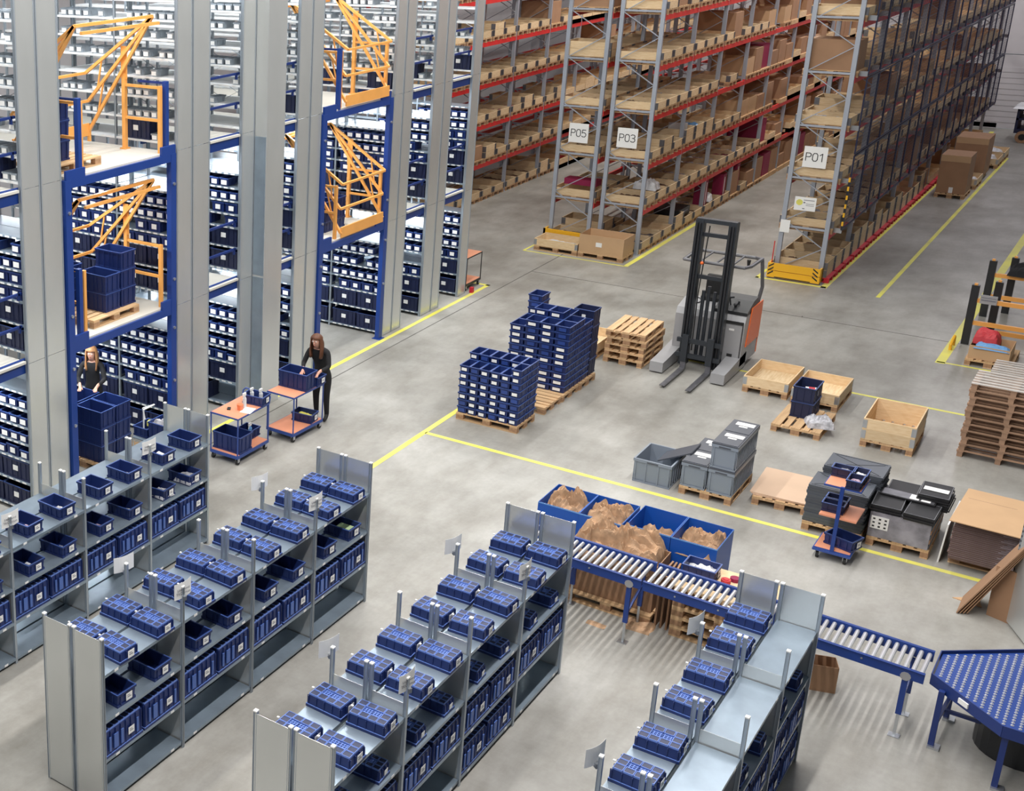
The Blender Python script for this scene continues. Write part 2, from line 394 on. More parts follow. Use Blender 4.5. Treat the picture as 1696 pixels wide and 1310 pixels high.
ME['card_big'] = MB().box(-0.05, -0.002, -0.045, 0.05, 0, 0.045).box(-0.03, -0.003, -0.01, 0.03, -0.001, 0.0, 1).box(-0.03, -0.003, 0.012, 0.01, -0.001, 0.02, 1).mesh('card_big', ('white_card', 'print_grey'))
ME['clip'] = MB().box(-0.012, -0.01, 0, 0.012, 0.01, 0.012).mesh('clip', 'white_card')

def crumple(w, d, h, seed=0, n=12, amp=1.0, freq=5.0, mt='plastic_bag', flat=0.25, sharp=False):
    """a heaped, folded sheet or bag: closed lump over a footprint, creased by warped ridge noise"""
    m = MB(); R_ = random.Random(seed); off = Vector((R_.random() * 50, R_.random() * 50, R_.random() * 50))
    top = []; nx = max(4, int(n * w / max(w, d))); ny = max(4, int(n * d / max(w, d)))
    def rid(p): return 1 - min(1.0, abs(noise.noise(p)) * 3.2)
    for j in range(ny + 1):
        for i in range(nx + 1):
            u, v = i / nx * 2 - 1, j / ny * 2 - 1
            e = max(0.0, 1 - max(abs(u), abs(v)) ** 4) ** 0.6
            x, y = u * w / 2, v * d / 2
            P0 = Vector((x * 0.7, y * 1.3, 0)) * freq + off
            wp = Vector((noise.noise(P0 * 0.6), noise.noise(P0 * 0.6 + Vector((7, 3, 1))), 0)) * 1.2
            lo = noise.noise(P0 * 0.35); r1 = rid(P0 * 0.8 + wp); r2 = rid(P0 * 2.1 + wp * 1.5)
            z = h * e * (flat + (1 - flat) * (0.42 + 0.55 * lo + 0.34 * (r1 - 0.5) * amp + 0.15 * (r2 - 0.5) * amp))
            dx = noise.noise(P0 + Vector((0, 0, 9))) * w * 0.05 * amp; dy = noise.noise(P0 + Vector((0, 0, 19))) * d * 0.05 * amp
            top.append((x + dx, y + dy, max(0.0, z)))
    fs = []
    for j in range(ny):
        for i in range(nx):
            a = j * (nx + 1) + i; fs.append((a, a + 1, a + nx + 2, a + nx + 1))
    m.add(top, fs)
    m.box(-w * 0.42, -d * 0.42, 0, w * 0.42, d * 0.42, 0.004)
    return m.mesh('crumpled', mt)
PACKS = [crumple(0.22, 0.2, 0.10, i, 10, 1.4, 9, mt) for i, mt in enumerate(('plastic_bag', 'white_plastic', 'purple_bag', 'plastic_bag', 'white_plastic'))]

def label_on(root, x, y, z, me='card', rz=0, rx=0):
    return part(root, 'paper_label', ME[me], (x, y, z), (rx, 0, rz))

# ---------------------------------------------------------------- four double-sided shelving rows (foreground)
YN, YF, NB = -11.67, -5.98, 4
BAY = (YF - YN) / NB
LEV = [0.09, 0.62, 1.12, 1.69]
PH = 2.14
def shelf_mesh(w, l, lip=0.038):
    m = MB(); m.box(-w / 2, -l / 2, -0.004, w / 2, l / 2, 0)
    for s in (-1, 1):
        m.box(s * w / 2 - (0.0 if s < 0 else 0.003), -l / 2, -lip, s * w / 2 + (0.003 if s < 0 else 0.0), l / 2, -0.004)
    return m.mesh('shelf', 'shelf_sheet')
SH_N = shelf_mesh(0.405, BAY - 0.035)
def post_mesh(h, w=0.036, hm='post_grey'):
    m = MB(); m.box(-w / 2, -0.012, 0, w / 2, 0.012, h); m.box(-w / 2, -0.02, 0, -w / 2 + 0.004, 0.02, h).box(w / 2 - 0.004, -0.02, 0, w / 2, 0.02, h)
    return m.mesh('post', hm)
PO_N = post_mesh(PH); CAP = MB().box(-0.02, -0.022, 0, 0.02, 0.022, 0.015).mesh('cap', 'white_card')
ROWS = [(-1.46, -1.02, -0.61, 'first'), (1.28, 1.70, 2.14, 'second'), (4.05, 4.49, 4.93, 'third'), (6.80, 7.21, 7.66, 'fourth')]
def text_card(w, h, lines, mt='white_card', ink='print_grey', size=0.05, bend=0.0):
    """a printed card: board lying in the xz plane, facing -y, with raised-less letters"""
    root = MB().box(-w / 2, -0.003, -h / 2, w / 2, 0, h / 2).mesh('card_board', mt)
    return root
def letters(parent, s, size, loc, rot, mt='print_black', name='lettering'):
    c = bpy.data.curves.new(name, 'FONT'); c.body = s; c.size = size; c.align_x = 'CENTER'; c.align_y = 'CENTER'; c.extrude = 0.0008
    c.materials.append(MAT[mt]); tmp = bpy.data.objects.new('tmp', c); COL.objects.link(tmp); bpy.context.view_layer.update()
    me = bpy.data.meshes.new_from_object(tmp.evaluated_get(bpy.context.evaluated_depsgraph_get())); COL.objects.unlink(tmp); bpy.data.objects.remove(tmp)
    return part(parent, name, me, loc, rot)
def stroke_text(parent, s, h, loc, mt='print_black'):
    G = {'P': [[(0, 0), (0, 1), (.4, 1), (.55, .9), (.58, .75), (.55, .6), (.4, .5), (0, .5)]],
         '0': [[(.15, 0), (.42, 0), (.57, .2), (.57, .8), (.42, 1), (.15, 1), (0, .8), (0, .2), (.15, 0)]],
         '1': [[(.05, .78), (.33, 1), (.33, 0)]],
         '3': [[(0, .9), (.15, 1), (.4, 1), (.54, .88), (.54, .66), (.38, .53), (.2, .53)], [(.38, .53), (.57, .38), (.57, .14), (.42, 0), (.15, 0), (0, .1)]],
         '5': [[(.52, 1), (.08, 1), (.03, .55), (.2, .62), (.4, .6), (.57, .42), (.57, .2), (.42, 0), (.15, 0), (0, .1)]]}
    w = len(s) * 0.78 - 0.2; x = -w / 2
    for ch in s:
        m = MB()
        for line in G[ch]:
            for a, b in zip(line[:-1], line[1:]):
                d = Vector((b[0] - a[0], 0, b[1] - a[1])).normalized() * 0.04
                m.bar(((a[0] + x - d.x) * h, 0, (a[1] - .5 - d.z) * h), ((b[0] + x + d.x) * h, 0, (b[1] - .5 + d.z) * h), 0.1 * h, 0.002, up=(0, 1, 0))
        part(parent, 'letter', m.mesh('letter', mt), loc); x += 0.78
def curved_card(w, h, mt='white_card'):
    m = MB(); n = 8; t = 0.0015
    vs = []
    for k in range(2):
        for i in range(n + 1):
            u = i / n - 0.5; y = 0.10 * (u + 0.5) ** 2 + k * t
            vs += [(u * w, y, -h / 2), (u * w, y, h / 2)]
    fs = []
    L_ = 2 * (n + 1)
    for i in range(n):
        a = 2 * i; fs += [(a, a + 2, a + 3, a + 1), (L_ + a, L_ + a + 1, L_ + a + 3, L_ + a + 2), (a, L_ + a, L_ + a + 2, a + 2), (a + 1, a + 3, L_ + a + 3, L_ + a + 1)]
    fs += [(0, 1, L_ + 1, L_), (2 * n, L_ + 2 * n, L_ + 2 * n + 1, 2 * n + 1)]
    return m.add(vs, fs).mesh('card_sheet', mt)
SIGN = curved_card(0.27, 0.20)
for xl, xc, xr, rn in ROWS:
    for side, (xa, xb) in enumerate(((xl, xc - 0.012), (xc + 0.012, xr))):
        sn = 'right-hand' if side else 'left-hand'
        ex = {'first': 'behind the first run from the left', 'second': '', 'third': '', 'fourth': ''}[rn]
        R_ = thing('shelving_run', f'{sn} half of the {rn} galvanised shelving run from the left', 'shelving', ((xa + xb) / 2, YN, 0), 0, 'galvanised shelving runs in the foreground')
        cx = (xa + xb) / 2; w = xb - xa
        for b in range(NB + 1):
            y = b * BAY
            for s in (-1, 1):
                pp = part(R_, 'post', PO_N, (s * (w / 2 - 0.018), min(max(y, 0.02), NB * BAY - 0.02), 0))
                part(pp, 'post_cap', CAP, (0, 0, PH))
            full = b in (0, NB)
            part(R_, 'end_panel' if full else 'divider_panel', MB().box(-w / 2 + 0.02, -0.002, 0.02, w / 2 - 0.02, 0.002, PH - 0.01 if full else 1.84).mesh('panel', 'galvanised_sheet'), (0, min(max(y, 0.004), NB * BAY - 0.004), 0))
        for b in range(NB):
            for z in LEV:
                s_ = part(R_, 'shelf', SH_N, (0, (b + 0.5) * BAY, z))
                if side and z != LEV[0] or side:
                    for k in (-0.33, 0.36):
                        part(s_, 'shelf_label', ME['card'], (0.203, k * BAY, -0.02), (0, 0, pi / 2)).scale = (0.9, 1, 0.5)
            br = MB().bar((-w / 2 + 0.02 if side else w / 2 - 0.02, b * BAY + 0.04, 0.15), (-w / 2 + 0.02 if side else w / 2 - 0.02, (b + 1) * BAY - 0.04, 0.6), 0.003, 0.02)
            part(R_, 'back_brace', br.mesh('brace', 'post_grey'))
# printed cards clipped to posts: (x, y, z centre)
for i, (x, y, z, where, txt) in enumerate(((-0.60, -7.41, 2.12, 'the right side of the first run', 1), (-0.60, -10.24, 2.10, 'the first run, at the left picture edge', 1),
        (2.15, -10.24, 2.10, 'the right side of the second run, near bays', 1), (2.15, -7.41, 2.10, 'the right side of the second run, far bays', 1), (4.94, -10.24, 2.10, 'the right side of the third run, near bays', 1), (4.94, -7.41, 2.1, 'the right side of the third run, far bays', 1),
        (1.275, -7.41, 2.12, 'the left side of the second run, far bays', 0), (1.27, -10.24, 2.12, 'the left side of the second run, near bays', 0), (4.04, -7.41, 2.12, 'the left side of the third run, far bays', 0),
        (4.04, -10.24, 2.12, 'the left side of the third run, near bays', 0), (6.79, -7.41, 2.12, 'the left side of the fourth run, far bays', 0), (6.79, -10.24, 2.12, 'the left side of the fourth run, near bays', 0))):
    t = thing('sign_card', f'white {"printed" if txt else "blank"} card on {where}', 'sign', (x, y, z - 0.10), pi / 2 - (0.42 if txt else 0.62), 'cards clipped to shelving posts')
    part(t, 'card_sheet', SIGN, (0, 0, 0.10)); part(t, 'card_clip', MB().box(-0.02, -0.012, -0.02, 0.02, 0.03, 0.03).mesh('clip', 'steel'))
    if txt:
        letters(t, 'Linja Bond', 0.042, (-0.01, 0.012, 0.12), (pi / 2, 0, 0.2), 'print_grey')
        letters(t, 'TKC Braun', 0.045, (-0.01, 0.012, 0.07), (pi / 2, 0, 0.2), 'print_grey')

mk_up = seq(lambda: (lambda t: (part(t, 'container_body', ME['bin_up']), part(t, 'paper_label', ME['card_big'], (0.212, 0.02, 0.075), (0, 0, pi / 2)), part(t, 'label_clip', ME['clip'], (-0.208, -0.03, 0.145)), t)[-1])(thing('storage_container', '', 'container')))
mk_open = seq(lambda: (lambda t: (part(t, 'container_body', ME['bin_open']), part(t, 'paper_label', ME['card_big'], (0.212, 0.03, 0.085), (0, 0, pi / 2)), t)[-1])(thing('storage_bin', '', 'bin')))
mk_ups = seq(lambda: (lambda t: (part(t, 'container_body', ME['bin_up_small']), part(t, 'paper_label', ME['card'], (0.182, 0.02, 0.08), (0, 0, pi / 2)), t)[-1])(thing('storage_container', '', 'container')))
mk_upl = seq(lambda: (lambda t: (part(t, 'container_body', ME['bin_up_long']), part(t, 'paper_label', ME['card_big'], (0.214, 0.12, 0.16), (0, 0, pi / 2)),
                                 [part(t, 'moulded_rib', MB().box(0.203, y_, 0.07, 0.214, y_ + w_, 0.25).mesh('rib', 'bin_rib')) for y_, w_ in ((-0.25, 0.03), (-0.17, 0.07), (-0.05, 0.04), (0.22, 0.03))], t)[-1])(thing('storage_container', '', 'container')))
LVN = ['bottom', 'third', 'second', 'top']
def along(r, y):
    k = int((y - YN) / BAY); return f'{ORD[k]} bay from the near end'
def goods(x, y, z, lab, k, s=1.0, rz=0.0, grp='goods inside the bins'):
    o = solo('packed_goods', PACKS[k % 5], lab, 'goods', (x, y, z), rz, grp); o.scale = (s, s, s); return o
for ri, (xl, xc, xr, rn) in enumerate(ROWS):
    for b in range(NB):
        for h in range(2):
            y = YN + b * BAY + (0.46 if h == 0 else 1.10)
            pos = f'{ORD[b * 2 + h]} from its near end'
            jr = random.uniform(-0.05, 0.05)
            if ri == 0:
                o = mk_open((xr - 0.24, y + 0.02, LEV[3]), jr, f'open blue bin, top shelf of the first run, {pos}', 'open blue bins on the first run')
                if b or h: goods(xr - 0.18, y, LEV[3] + 0.02, f'wrapped goods in a top bin of the first run, {pos}', b * 2 + h, 0.8 + 0.35 * ((b * 2 + h) % 3 == 0))
                o = mk_open((xr - 0.24, y + 0.02, LEV[2]), -jr, f'open blue bin, second shelf of the first run, {pos}', 'open blue bins on the first run')
                goods(xr - 0.18, y, LEV[2] + 0.02, f'wrapped goods in a second-shelf bin, first run, {pos}', b + 2 * h, 0.85 + 0.5 * (b == 3))
            else:
                mk_up((xc + 0.235 if ri < 3 else xl + 0.215, y, LEV[3]), jr, f'upturned blue container, top shelf, {"right" if ri < 3 else "left"} side of {rn} run, {pos}', 'upturned blue containers on the top shelves')
                if ri < 3:
                    mk_up((xl + 0.215, y, LEV[3]), -jr, f'upturned blue container, top shelf, left side of {rn} run, {pos}', 'upturned blue containers on the top shelves')
                if ri == 1:
                    mk_open((xr - 0.25, y, LEV[2]), jr, f'open blue bin, second shelf of the second run, {pos}', 'open blue bins on the second run')
                    if b == 3 and h: solo('stock_carton', MB().box(-0.10, -0.1, 0, 0.10, 0.1, 0.09).mesh('stock', 'green_stock'), 'pale green cartons in the far bin of the second run', 'cartons', (xr - 0.22, y, LEV[2] + 0.02))
                    else: goods(xr - 0.12, y, LEV[2] + 0.02, f'white slips in a bin of the second run, {pos}', b + h, 0.5)
                else:
                    mk_ups((xr - 0.22, y, LEV[2]), jr, f'small upturned container, second shelf of {rn} run, {pos}', 'small upturned containers on the second shelves')
            yl = YN + b * BAY + (0.36 if h == 0 else 1.05)
            mk_upl((xr - 0.225, yl, LEV[1]), 0, f'long upturned container, third shelf of {rn} run, {pos}', 'long upturned containers on the third shelves')
            if (ri == 2 and b in (0, 2)) or ri == 3:
                mk_upl((xr - 0.225, yl, LEV[0]), 0, f'long upturned container, bottom shelf of {rn} run, {pos}', 'long upturned containers on the bottom shelves')
# ---------------------------------------------------------------- mezzanine: shelving blocks, decks, posts
XF = -3.33; XB = -7.45; MB_L = 1.34
PAIRS = [(-7.07, -6.64, -6.17), (-3.23, -2.79, -2.28), (-1.30, -0.88, -0.30), (0.58, 1.03, 1.45), (4.38, 4.80, 5.22), (6.20, 6.72, 7.12), (8.14, 8.56, None)]
PN = ['first', 'second', 'third', 'fourth', 'fifth', 'sixth', 'seventh']
T0 = [0.10, 0.58, 0.98, 1.27, 1.56, 1.86, 2.15]
T1 = [2.86, 3.30, 3.68, 3.93, 4.18, 4.43, 4.70]
SHW = {}
T2 = [5.56, 5.95, 6.32, 6.66, 6.98, 7.30, 7.62, 7.94]
HT = 8.75
SHM = {}
def mz_shelf(d, white=False):
    key = (d, white)
    if key not in SHM:
        m = MB(); m.box(-MB_L / 2 + 0.02, 0, -0.004, MB_L / 2 - 0.02, d, 0).box(-MB_L / 2 + 0.02, 0, -0.035, MB_L / 2 - 0.02, 0.003, -0.004).box(-MB_L / 2 + 0.02, d - 0.003, -0.035, MB_L / 2 - 0.02, d, -0.004)
        k = 8
        for i in range(k):
            x = -MB_L / 2 + 0.1 + i * (MB_L - 0.15) / k
            m.box(x, -0.002, -0.033, x + 0.09, 0, -0.006, 1)
        SHM[key] = m.mesh('shelf', ('white_shelf' if white else 'shelf_sheet', 'white_card'))
    return SHM[key]
PM = post_mesh(HT, 0.04)
for pi_, (ya, yg, yb) in enumerate(PAIRS):
    for half, (y0, y1) in enumerate(((ya, yg - 0.008), (yg + 0.008, yb)) if yb else ((ya, yg),)):
        d = round(y1 - y0, 3)
        t = thing('mezzanine_shelving', f'tall galvanised mezzanine shelving, {"far" if half else "near"} half of the {PN[pi_]} pair from the left', 'shelving', (XF, y0, 0), 0, 'shelving blocks of the mezzanine')
        for k, (za, zb) in enumerate(((0.01, 2.66), (2.668, 5.44), (5.448, HT))):
            part(t, 'end_panel', MB().box(-0.012, 0.022, za, 0, d - 0.022, zb).mesh('panel', 'galvanised_sheet'))
        part(t, 'panel_edge', MB().box(-0.02, 0, 0, 0.008, 0.022, HT).mesh('edge', 'post_grey')); part(t, 'panel_edge', MB().box(-0.02, d - 0.022, 0, 0.008, d, HT).mesh('edge', 'post_grey'))
        for b in range(4):
            for yy in (0.02, d - 0.02):
                part(t, 'post', PM, (-0.03 - b * MB_L, yy, 0))
        nb = 3
        for b in range(nb):
            if half == 1 and b > 1: continue
            for lv in (T0, T1, T2):
                for z in lv:
                    part(t, 'shelf', mz_shelf(d, lv is T2), (-0.03 - (b + 0.5) * MB_L, 0, z))
        for (za, zb) in ((2.95, 3.25), (5.65, 6.3), (6.4, 7.0)):
            part(t, 'cross_brace', MB().bar((-0.05, d, za), (-MB_L, d, zb), 0.02, 0.003).bar((-MB_L, d, za), (-0.05, d, zb), 0.02, 0.003).mesh('brace', 'post_grey'))
# cladded building column in front of the third pair
t = structure('trim_1', MB().box(-3.32, -0.88, 0, -3.06, -0.28, 9.2).mesh('column', 'galvanised_sheet'))
part(t, 'cladding_reflection', MB().box(-3.31, -0.886, 2.7, -3.075, -0.88, 5.35).box(-3.31, -0.886, 0.01, -3.075, -0.88, 2.66).mesh('cladding', 'shelf_sheet'))  # sheet tone and break at deck height imitate a reflection in the cladding
# decks
for zt, nm in ((2.72, 'lower'), (5.45, 'upper')):
    t = thing('mezzanine_deck', f'{nm} mezzanine deck with pale boards on blue edge beams', 'deck', (XF, -9, zt), 0, 'mezzanine decks')
    for a, b in AISLES:
        a2, b2 = a - 0.0, b + 0.0
        part(t, 'deck_board', MB().box(-4.6, a2 + 9.0, -0.04, 0.0, b2 + 9, 0).mesh('deck_board', 'deck_board'))
        part(t, 'edge_beam', MB().box(0.0 if b - a > 2 else -0.1, a2 + 9 - 0.08, -0.165 if b - a > 2 else -0.22, 0.045 if b - a > 2 else -0.06, b2 + 9 + 0.08, -0.03 if b - a > 2 else 0.02).mesh('edge_beam', 'blue_steel'))
        if b - a > 2:
            part(t, 'kick_plate', MB().box(0.0, a2 + 9 - 0.1, -0.03, 0.045, a2 + 9.35, 0.12).box(0.0, b2 + 9 - 0.3, -0.03, 0.045, b2 + 9.08, 0.12).mesh('kick', 'blue_steel'))
        part(t, 'joist', MB().box(-1.6, a2 + 9, -0.2, -1.54, b2 + 9, -0.04).box(-3.0, a2 + 9, -0.2, -2.94, b2 + 9, -0.04).mesh('joist', 'blue_steel'))
# handrails at the narrow aisle mouths
for zt, nm in ((2.72, 'lower'), (5.45, 'upper')):
    for i, (a, b) in enumerate(AISLES):
        if b - a > 2: continue
        t = thing('handrail', f'blue two-bar handrail of the {nm} deck, across the {ORD[i]} aisle from the left', 'rail', (XF - 0.1, a, zt), 0, 'handrails on the mezzanine')
        for z in (0.55, 1.08): part(t, 'rail_bar', MB().box(-0.02, -0.07, z - 0.02, 0.02, b - a + 0.07, z + 0.02).mesh('rail', 'rail_blue'))
        part(t, 'stanchion', MB().box(-0.02, b - a - 0.03, 0.98, 0.02, b - a, 1.1).box(-0.02, b - a - 0.03, 0.45, 0.02, b - a, 0.57).mesh('st', 'rail_blue'))
# blue steel posts either side of the goods bays
for i, y in enumerate((-6.06, -3.38, 1.54, 4.22)):
    t = thing('steel_post', f'blue steel mezzanine post, {ORD[i]} from the left, beside a goods bay', 'post', (XF + 0.0, y, 0), 0, 'blue mezzanine posts')
    part(t, 'shaft', MB().box(-0.05, -0.07, 0.012, 0.05, 0.07, 5.42).mesh('shaft', 'blue_steel'))
    part(t, 'foot_plate', MB().box(-0.1, -0.11, 0, 0.1, 0.11, 0.012).mesh('foot', 'blue_steel'))
    for z in (1.3, 2.3, 3.2, 4.9):
        part(t, 'bolt', MB().cyl((0.05, 0.0, z), (0.075, 0.0, z), 0.028).mesh('bolt', 'steel'))
# stacked bins on the shelves
body_s = bin_body(0.20, 0.36, 0.15, 2, 3, band=False)
body_s.box(-0.06, -0.183, 0.03, 0.06, -0.179, 0.115, 2)
ME['bin_s'] = body_s.mesh('bin_s', ('bin_blue', 'bin_rib', 'white_card'))
bm_ = bin_body(0.29, 0.36, 0.19, 3, 3, band=False); bm_.box(-0.05, -0.183, 0.05, 0.06, -0.179, 0.14, 2)
ME['bin_m'] = bm_.mesh('bin_m', ('bin_blue', 'bin_rib', 'white_card'))
bl_ = bin_body(0.60, 0.38, 0.34, 5, 3); bl_.box(-0.06, -0.193, 0.15, 0.05, -0.189, 0.24, 2)
ME['bin_l'] = bl_.mesh('bin_l', ('bin_dark', 'bin_rib', 'white_card'))
gt = bin_body(0.16, 0.34, 0.12, 2, 2, band=False); gt.box(-0.05, -0.173, 0.02, 0.05, -0.169, 0.09, 2)
ME['tray_g'] = gt.mesh('tray_g', ('post_grey', 'shelf_sheet', 'white_card'))
cargo = []   # (kind, x, y, z, face, tier, lev, col)
for pi_, (ya, yg, yb) in enumerate(PAIRS):
    wide = pi_ in (1, 4)
    xe = XF - (2.7 if wide else 1.34) - (0.3 if pi_ == 0 else 0)
    for ti, lv in enumerate((T0, T1, T2)):
        for li, z in enumerate(lv[:-1] if ti < 2 else lv):
            x = XF - 0.07; c = 0
            rr = random.Random(pi_ * 100 + ti * 10 + li)
            while x > xe + 0.1:
                xr_ = (XF - 0.03 - x) % MB_L
                if ti < 2 and li < (2 if ti == 0 else 2): w, k = 0.62, 'bin_l'
                elif ti < 2 and li == 2 and rr.random() < 0.75 or ti == 1 and li < 4: w, k = 0.30, 'bin_m'
                elif ti < 2: w, k = 0.213, 'bin_s'
                elif li == 0 and rr.random() < 0.5: w, k = 0.62, 'bin_l'
                else: w, k = 0.175, 'tray_g'
                left = MB_L - xr_
                if w > left: x -= left + 0.05; continue
                if not (pi_ == 5 and ti == 0 and li == 3) and rr.random() > (0.06 if ti < 2 else 0.35):
                    cargo.append((k, x - w / 2, ya + (0.19 if k != 'bin_l' else 0.2), z + 0.001, pi_, ti, li, c))
                x -= w; c += 1
            if ti < 2 and li == len(lv) - 2:   # second layer of open bins standing on the top visible shelf
                pass
CX = Vector((9.82, -20.38, 9.5))
def near(e): return (Vector((e[1], e[2], e[3])) - CX).length
KL = {'bin_l': ('large_bin', 'large dark blue bin', 'bin', 'large bins in the mezzanine'), 'bin_m': ('storage_bin', 'medium carded blue bin', 'bin', 'medium bins in the mezzanine'),
      'bin_s': ('picking_bin', 'small carded blue bin', 'bin', 'small bins in the mezzanine'), 'tray_g': ('picking_tray', 'small carded grey tray', 'tray', 'grey trays on the upper tier')}
TN = ['ground tier', 'middle tier', 'upper tier']
for k, (nm, lb, cat, grp) in KL.items():
    L_ = sorted([e for e in cargo if e[0] == k], key=near)
    for e in L_[:290]:
        _, x, y, z, p_, t_, l_, c_ = e
        o = solo(nm, ME[k], f'{lb}, {ORD[c_]} from post, {ORD[l_]} shelf, {TN[t_]}, {PN[p_]} block', cat, (x, y, z), random.uniform(-0.03, 0.03), grp)
    rest = L_[290:]
    if rest:
        mm = MB(); src = ME[k]
        for e in rest: mm.box(e[1] - 0.085, e[2] - 0.17, e[3], e[1] + 0.085, e[2] + 0.17, e[3] + 0.12).box(e[1] - 0.05, e[2] - 0.173, e[3] + 0.02, e[1] + 0.05, e[2] - 0.17, e[3] + 0.09, 1)
        solo(nm + '_mass', mm.mesh('mass', ('post_grey', 'white_card')), f'remaining {lb}s on the upper mezzanine shelves', cat, kind='stuff')

# ---------------------------------------------------------------- pallet gates
def gate(ya, yb, zd, opened, lab):
    t = thing('pallet_gate', lab, 'gate', (XF, ya, zd), 0, 'orange pallet gates')
    W_ = yb - ya; r = 0.035
    for y in (0.0, W_):
        f = part(t, 'side_frame', MB().bar((-0.07, y, 0), (-0.07, y, 1.13), 0.06).bar((-0.84, y, 0), (-0.84, y, 1.30 if True else 0), 0.07).bar((-0.07, y, 1.1), (-0.84, y, 1.1), 0.045).bar((-0.07, y, 0.55), (-0.84, y, 0.55), 0.045).mesh('side_frame', 'orange_steel'))
        part(f, 'pivot_plate', MB().xprism([(y - 0.012, 1.2), (y + 0.012, 1.2), (y + 0.012, 1.75), (y - 0.012, 1.75)], -0.90, -0.78).box(-0.9, y - 0.07, 0, -0.78, y + 0.07, 0.02).mesh('plate', 'orange_steel'))
        yi = y + (0.05 if y == 0 else -0.05)
        if opened: ap, sg, el = (-0.18, yi, 2.27), -1, [(-1.67, yi, 1.25), (-1.62, yi, 0.77), (-1.62, yi, 0.25)]
        else: ap, sg, el = (-1.34, yi, 2.05), 1, [(0.05, yi, 1.16), (0.02, yi, 0.64), (0.05, yi, 0.12)]
        a = MB()
        for e in el: a.bar(ap, e, 0.05)
        for e1, e2 in zip(el[:-1], el[1:]):
            mx = [e1[i] * 0.75 + ap[i] * 0.25 for i in range(3)]
            a.bar(mx, [e2[i] * 0.85 + ap[i] * 0.15 for i in range(3)], 0.025)
        if opened: a.bar(el[2], (el[2][0], yi, 0.06), 0.05)
        part(t, 'swing_arm', a.mesh('arm', 'orange_steel'))
    yi0, yi1 = 0.05, W_ - 0.05
    for e in el[:2]: part(t, 'barrier_bar', MB().bar((e[0], yi0, e[2]), (e[0], yi1, e[2]), 0.045).mesh('bar', 'orange_steel'))
    part(t, 'toe_board', MB().box(el[2][0] - 0.015, yi0, el[2][2] - 0.09, el[2][0] + 0.015, yi1, el[2][2] + 0.13).mesh('toe', 'orange_steel'))
    for dx in (0, 0.13): part(t, 'top_bar', MB().bar((ap[0] + (dx if opened else -dx), yi0, ap[2] - dx * 0.8), (ap[0] + (dx if opened else -dx), yi1, ap[2] - dx * 0.8), 0.05).mesh('bar', 'orange_steel'))
gate(-5.62, -3.60, 5.45, True, 'orange pallet gate swung open on the upper deck of the left goods bay')
gate(-5.62, -3.60, 2.72, True, 'orange pallet gate swung open on the lower deck, over a pallet of dark bins')
gate(2.25, 4.1, 5.45, False, 'orange pallet gate closed at the edge of the upper deck, right goods bay')
gate(2.25, 4.1, 2.72, False, 'orange pallet gate closed at the edge of the lower deck, right goods bay')
for y, z, n_ in ((-5.72, 5.45, 'upper deck, left goods bay'), (2.12, 5.45, 'upper deck, right goods bay'), (-5.78, 2.72, 'lower deck, left goods bay'), (-3.5, 5.45, 'upper deck, by the second block')):
    t = thing('guard_post', f'short blue guard post beside the orange gate on the {n_}', 'post', (XF - 0.02, y, z), 0, 'short blue guard posts')
    part(t, 'shaft', MB().box(-0.05, -0.04, -0.02, 0.03, 0.04, 1.2).mesh('shaft', 'blue_steel'))
    part(t, 'rail_bar', MB().box(-0.6, -0.015, 1.15, 0, 0.015, 1.19).mesh('r', 'rail_blue'))
# ---------------------------------------------------------------- pallets and crates
PB = {'top': MB().box(-0.05, -0.6, 0, 0.05, 0.6, 0.022).mesh('board', 'wood_pallet'), 'topw': MB().box(-0.0725, -0.6, 0, 0.0725, 0.6, 0.022).mesh('board', 'wood_pallet'),
      'cross': MB().box(-0.4, -0.0725, 0, 0.4, 0.0725, 0.022).mesh('board', 'wood_pallet'), 'block': MB().box(-0.05, -0.0725, 0, 0.05, 0.0725, 0.078).mesh('block', 'wood_end'), 'blockw': MB().box(-0.0725, -0.0725, 0, 0.0725, 0.0725, 0.078).mesh('block', 'wood_end')}
def pallet_parts(t):
    for i, x in enumerate((-0.3275, -0.1625, 0, 0.1625, 0.3275)):
        part(t, 'top_board', PB['topw' if i in (0, 2, 4) else 'top'], (x, 0, 0.122))
    for y in (-0.5275, 0, 0.5275):
        part(t, 'cross_board', PB['cross'], (0, y, 0.1))
        for x in (-0.35, 0, 0.35): part(t, 'block', PB['block' if x else 'blockw'], (x, y, 0.022))
    for i, x in enumerate((-0.35, 0, 0.35)): part(t, 'bottom_board', PB['topw' if x == 0 else 'top'], (x, 0, 0))
    return t
mk_pallet = seq(lambda: pallet_parts(thing('pallet', '', 'pallet')))
def pallet_mb(w=0.8, l=1.2, m=0, mb=1):
    o = MB()
    for x, h in ((-0.3275, .07), (-0.1625, .05), (0, .07), (0.1625, .05), (0.3275, .07)): o.box(x - h, -0.6, 0.122, x + h, 0.6, 0.144, m)
    for y in (-0.5275, 0, 0.5275):
        o.box(-0.4, y - 0.07, 0.1, 0.4, y + 0.07, 0.122, m)
        for x in (-0.35, 0, 0.35): o.box(x - 0.05, y - 0.07, 0.022, x + 0.05, y + 0.07, 0.1, mb)
    for x in (-0.35, 0, 0.35): o.box(x - 0.05, -0.6, 0, x + 0.05, 0.6, 0.022, m)
    return o
ME['pallet'] = pallet_mb().mesh('pallet', ('wood_pallet', 'wood_end'))
COLX = MB().box(-0.4, -0.01, 0, 0.4, 0.01, 0.195).mesh('side_board', 'wood_new')
COLY = MB().box(-0.01, -0.58, 0, 0.01, 0.58, 0.195).mesh('side_board', 'wood_new')
HING = MB().box(-0.405, -0.605, 0.02, -0.335, -0.6, 0.17).box(-0.405, -0.6, 0.02, -0.4, -0.53, 0.17).mesh('hinge', 'steel')
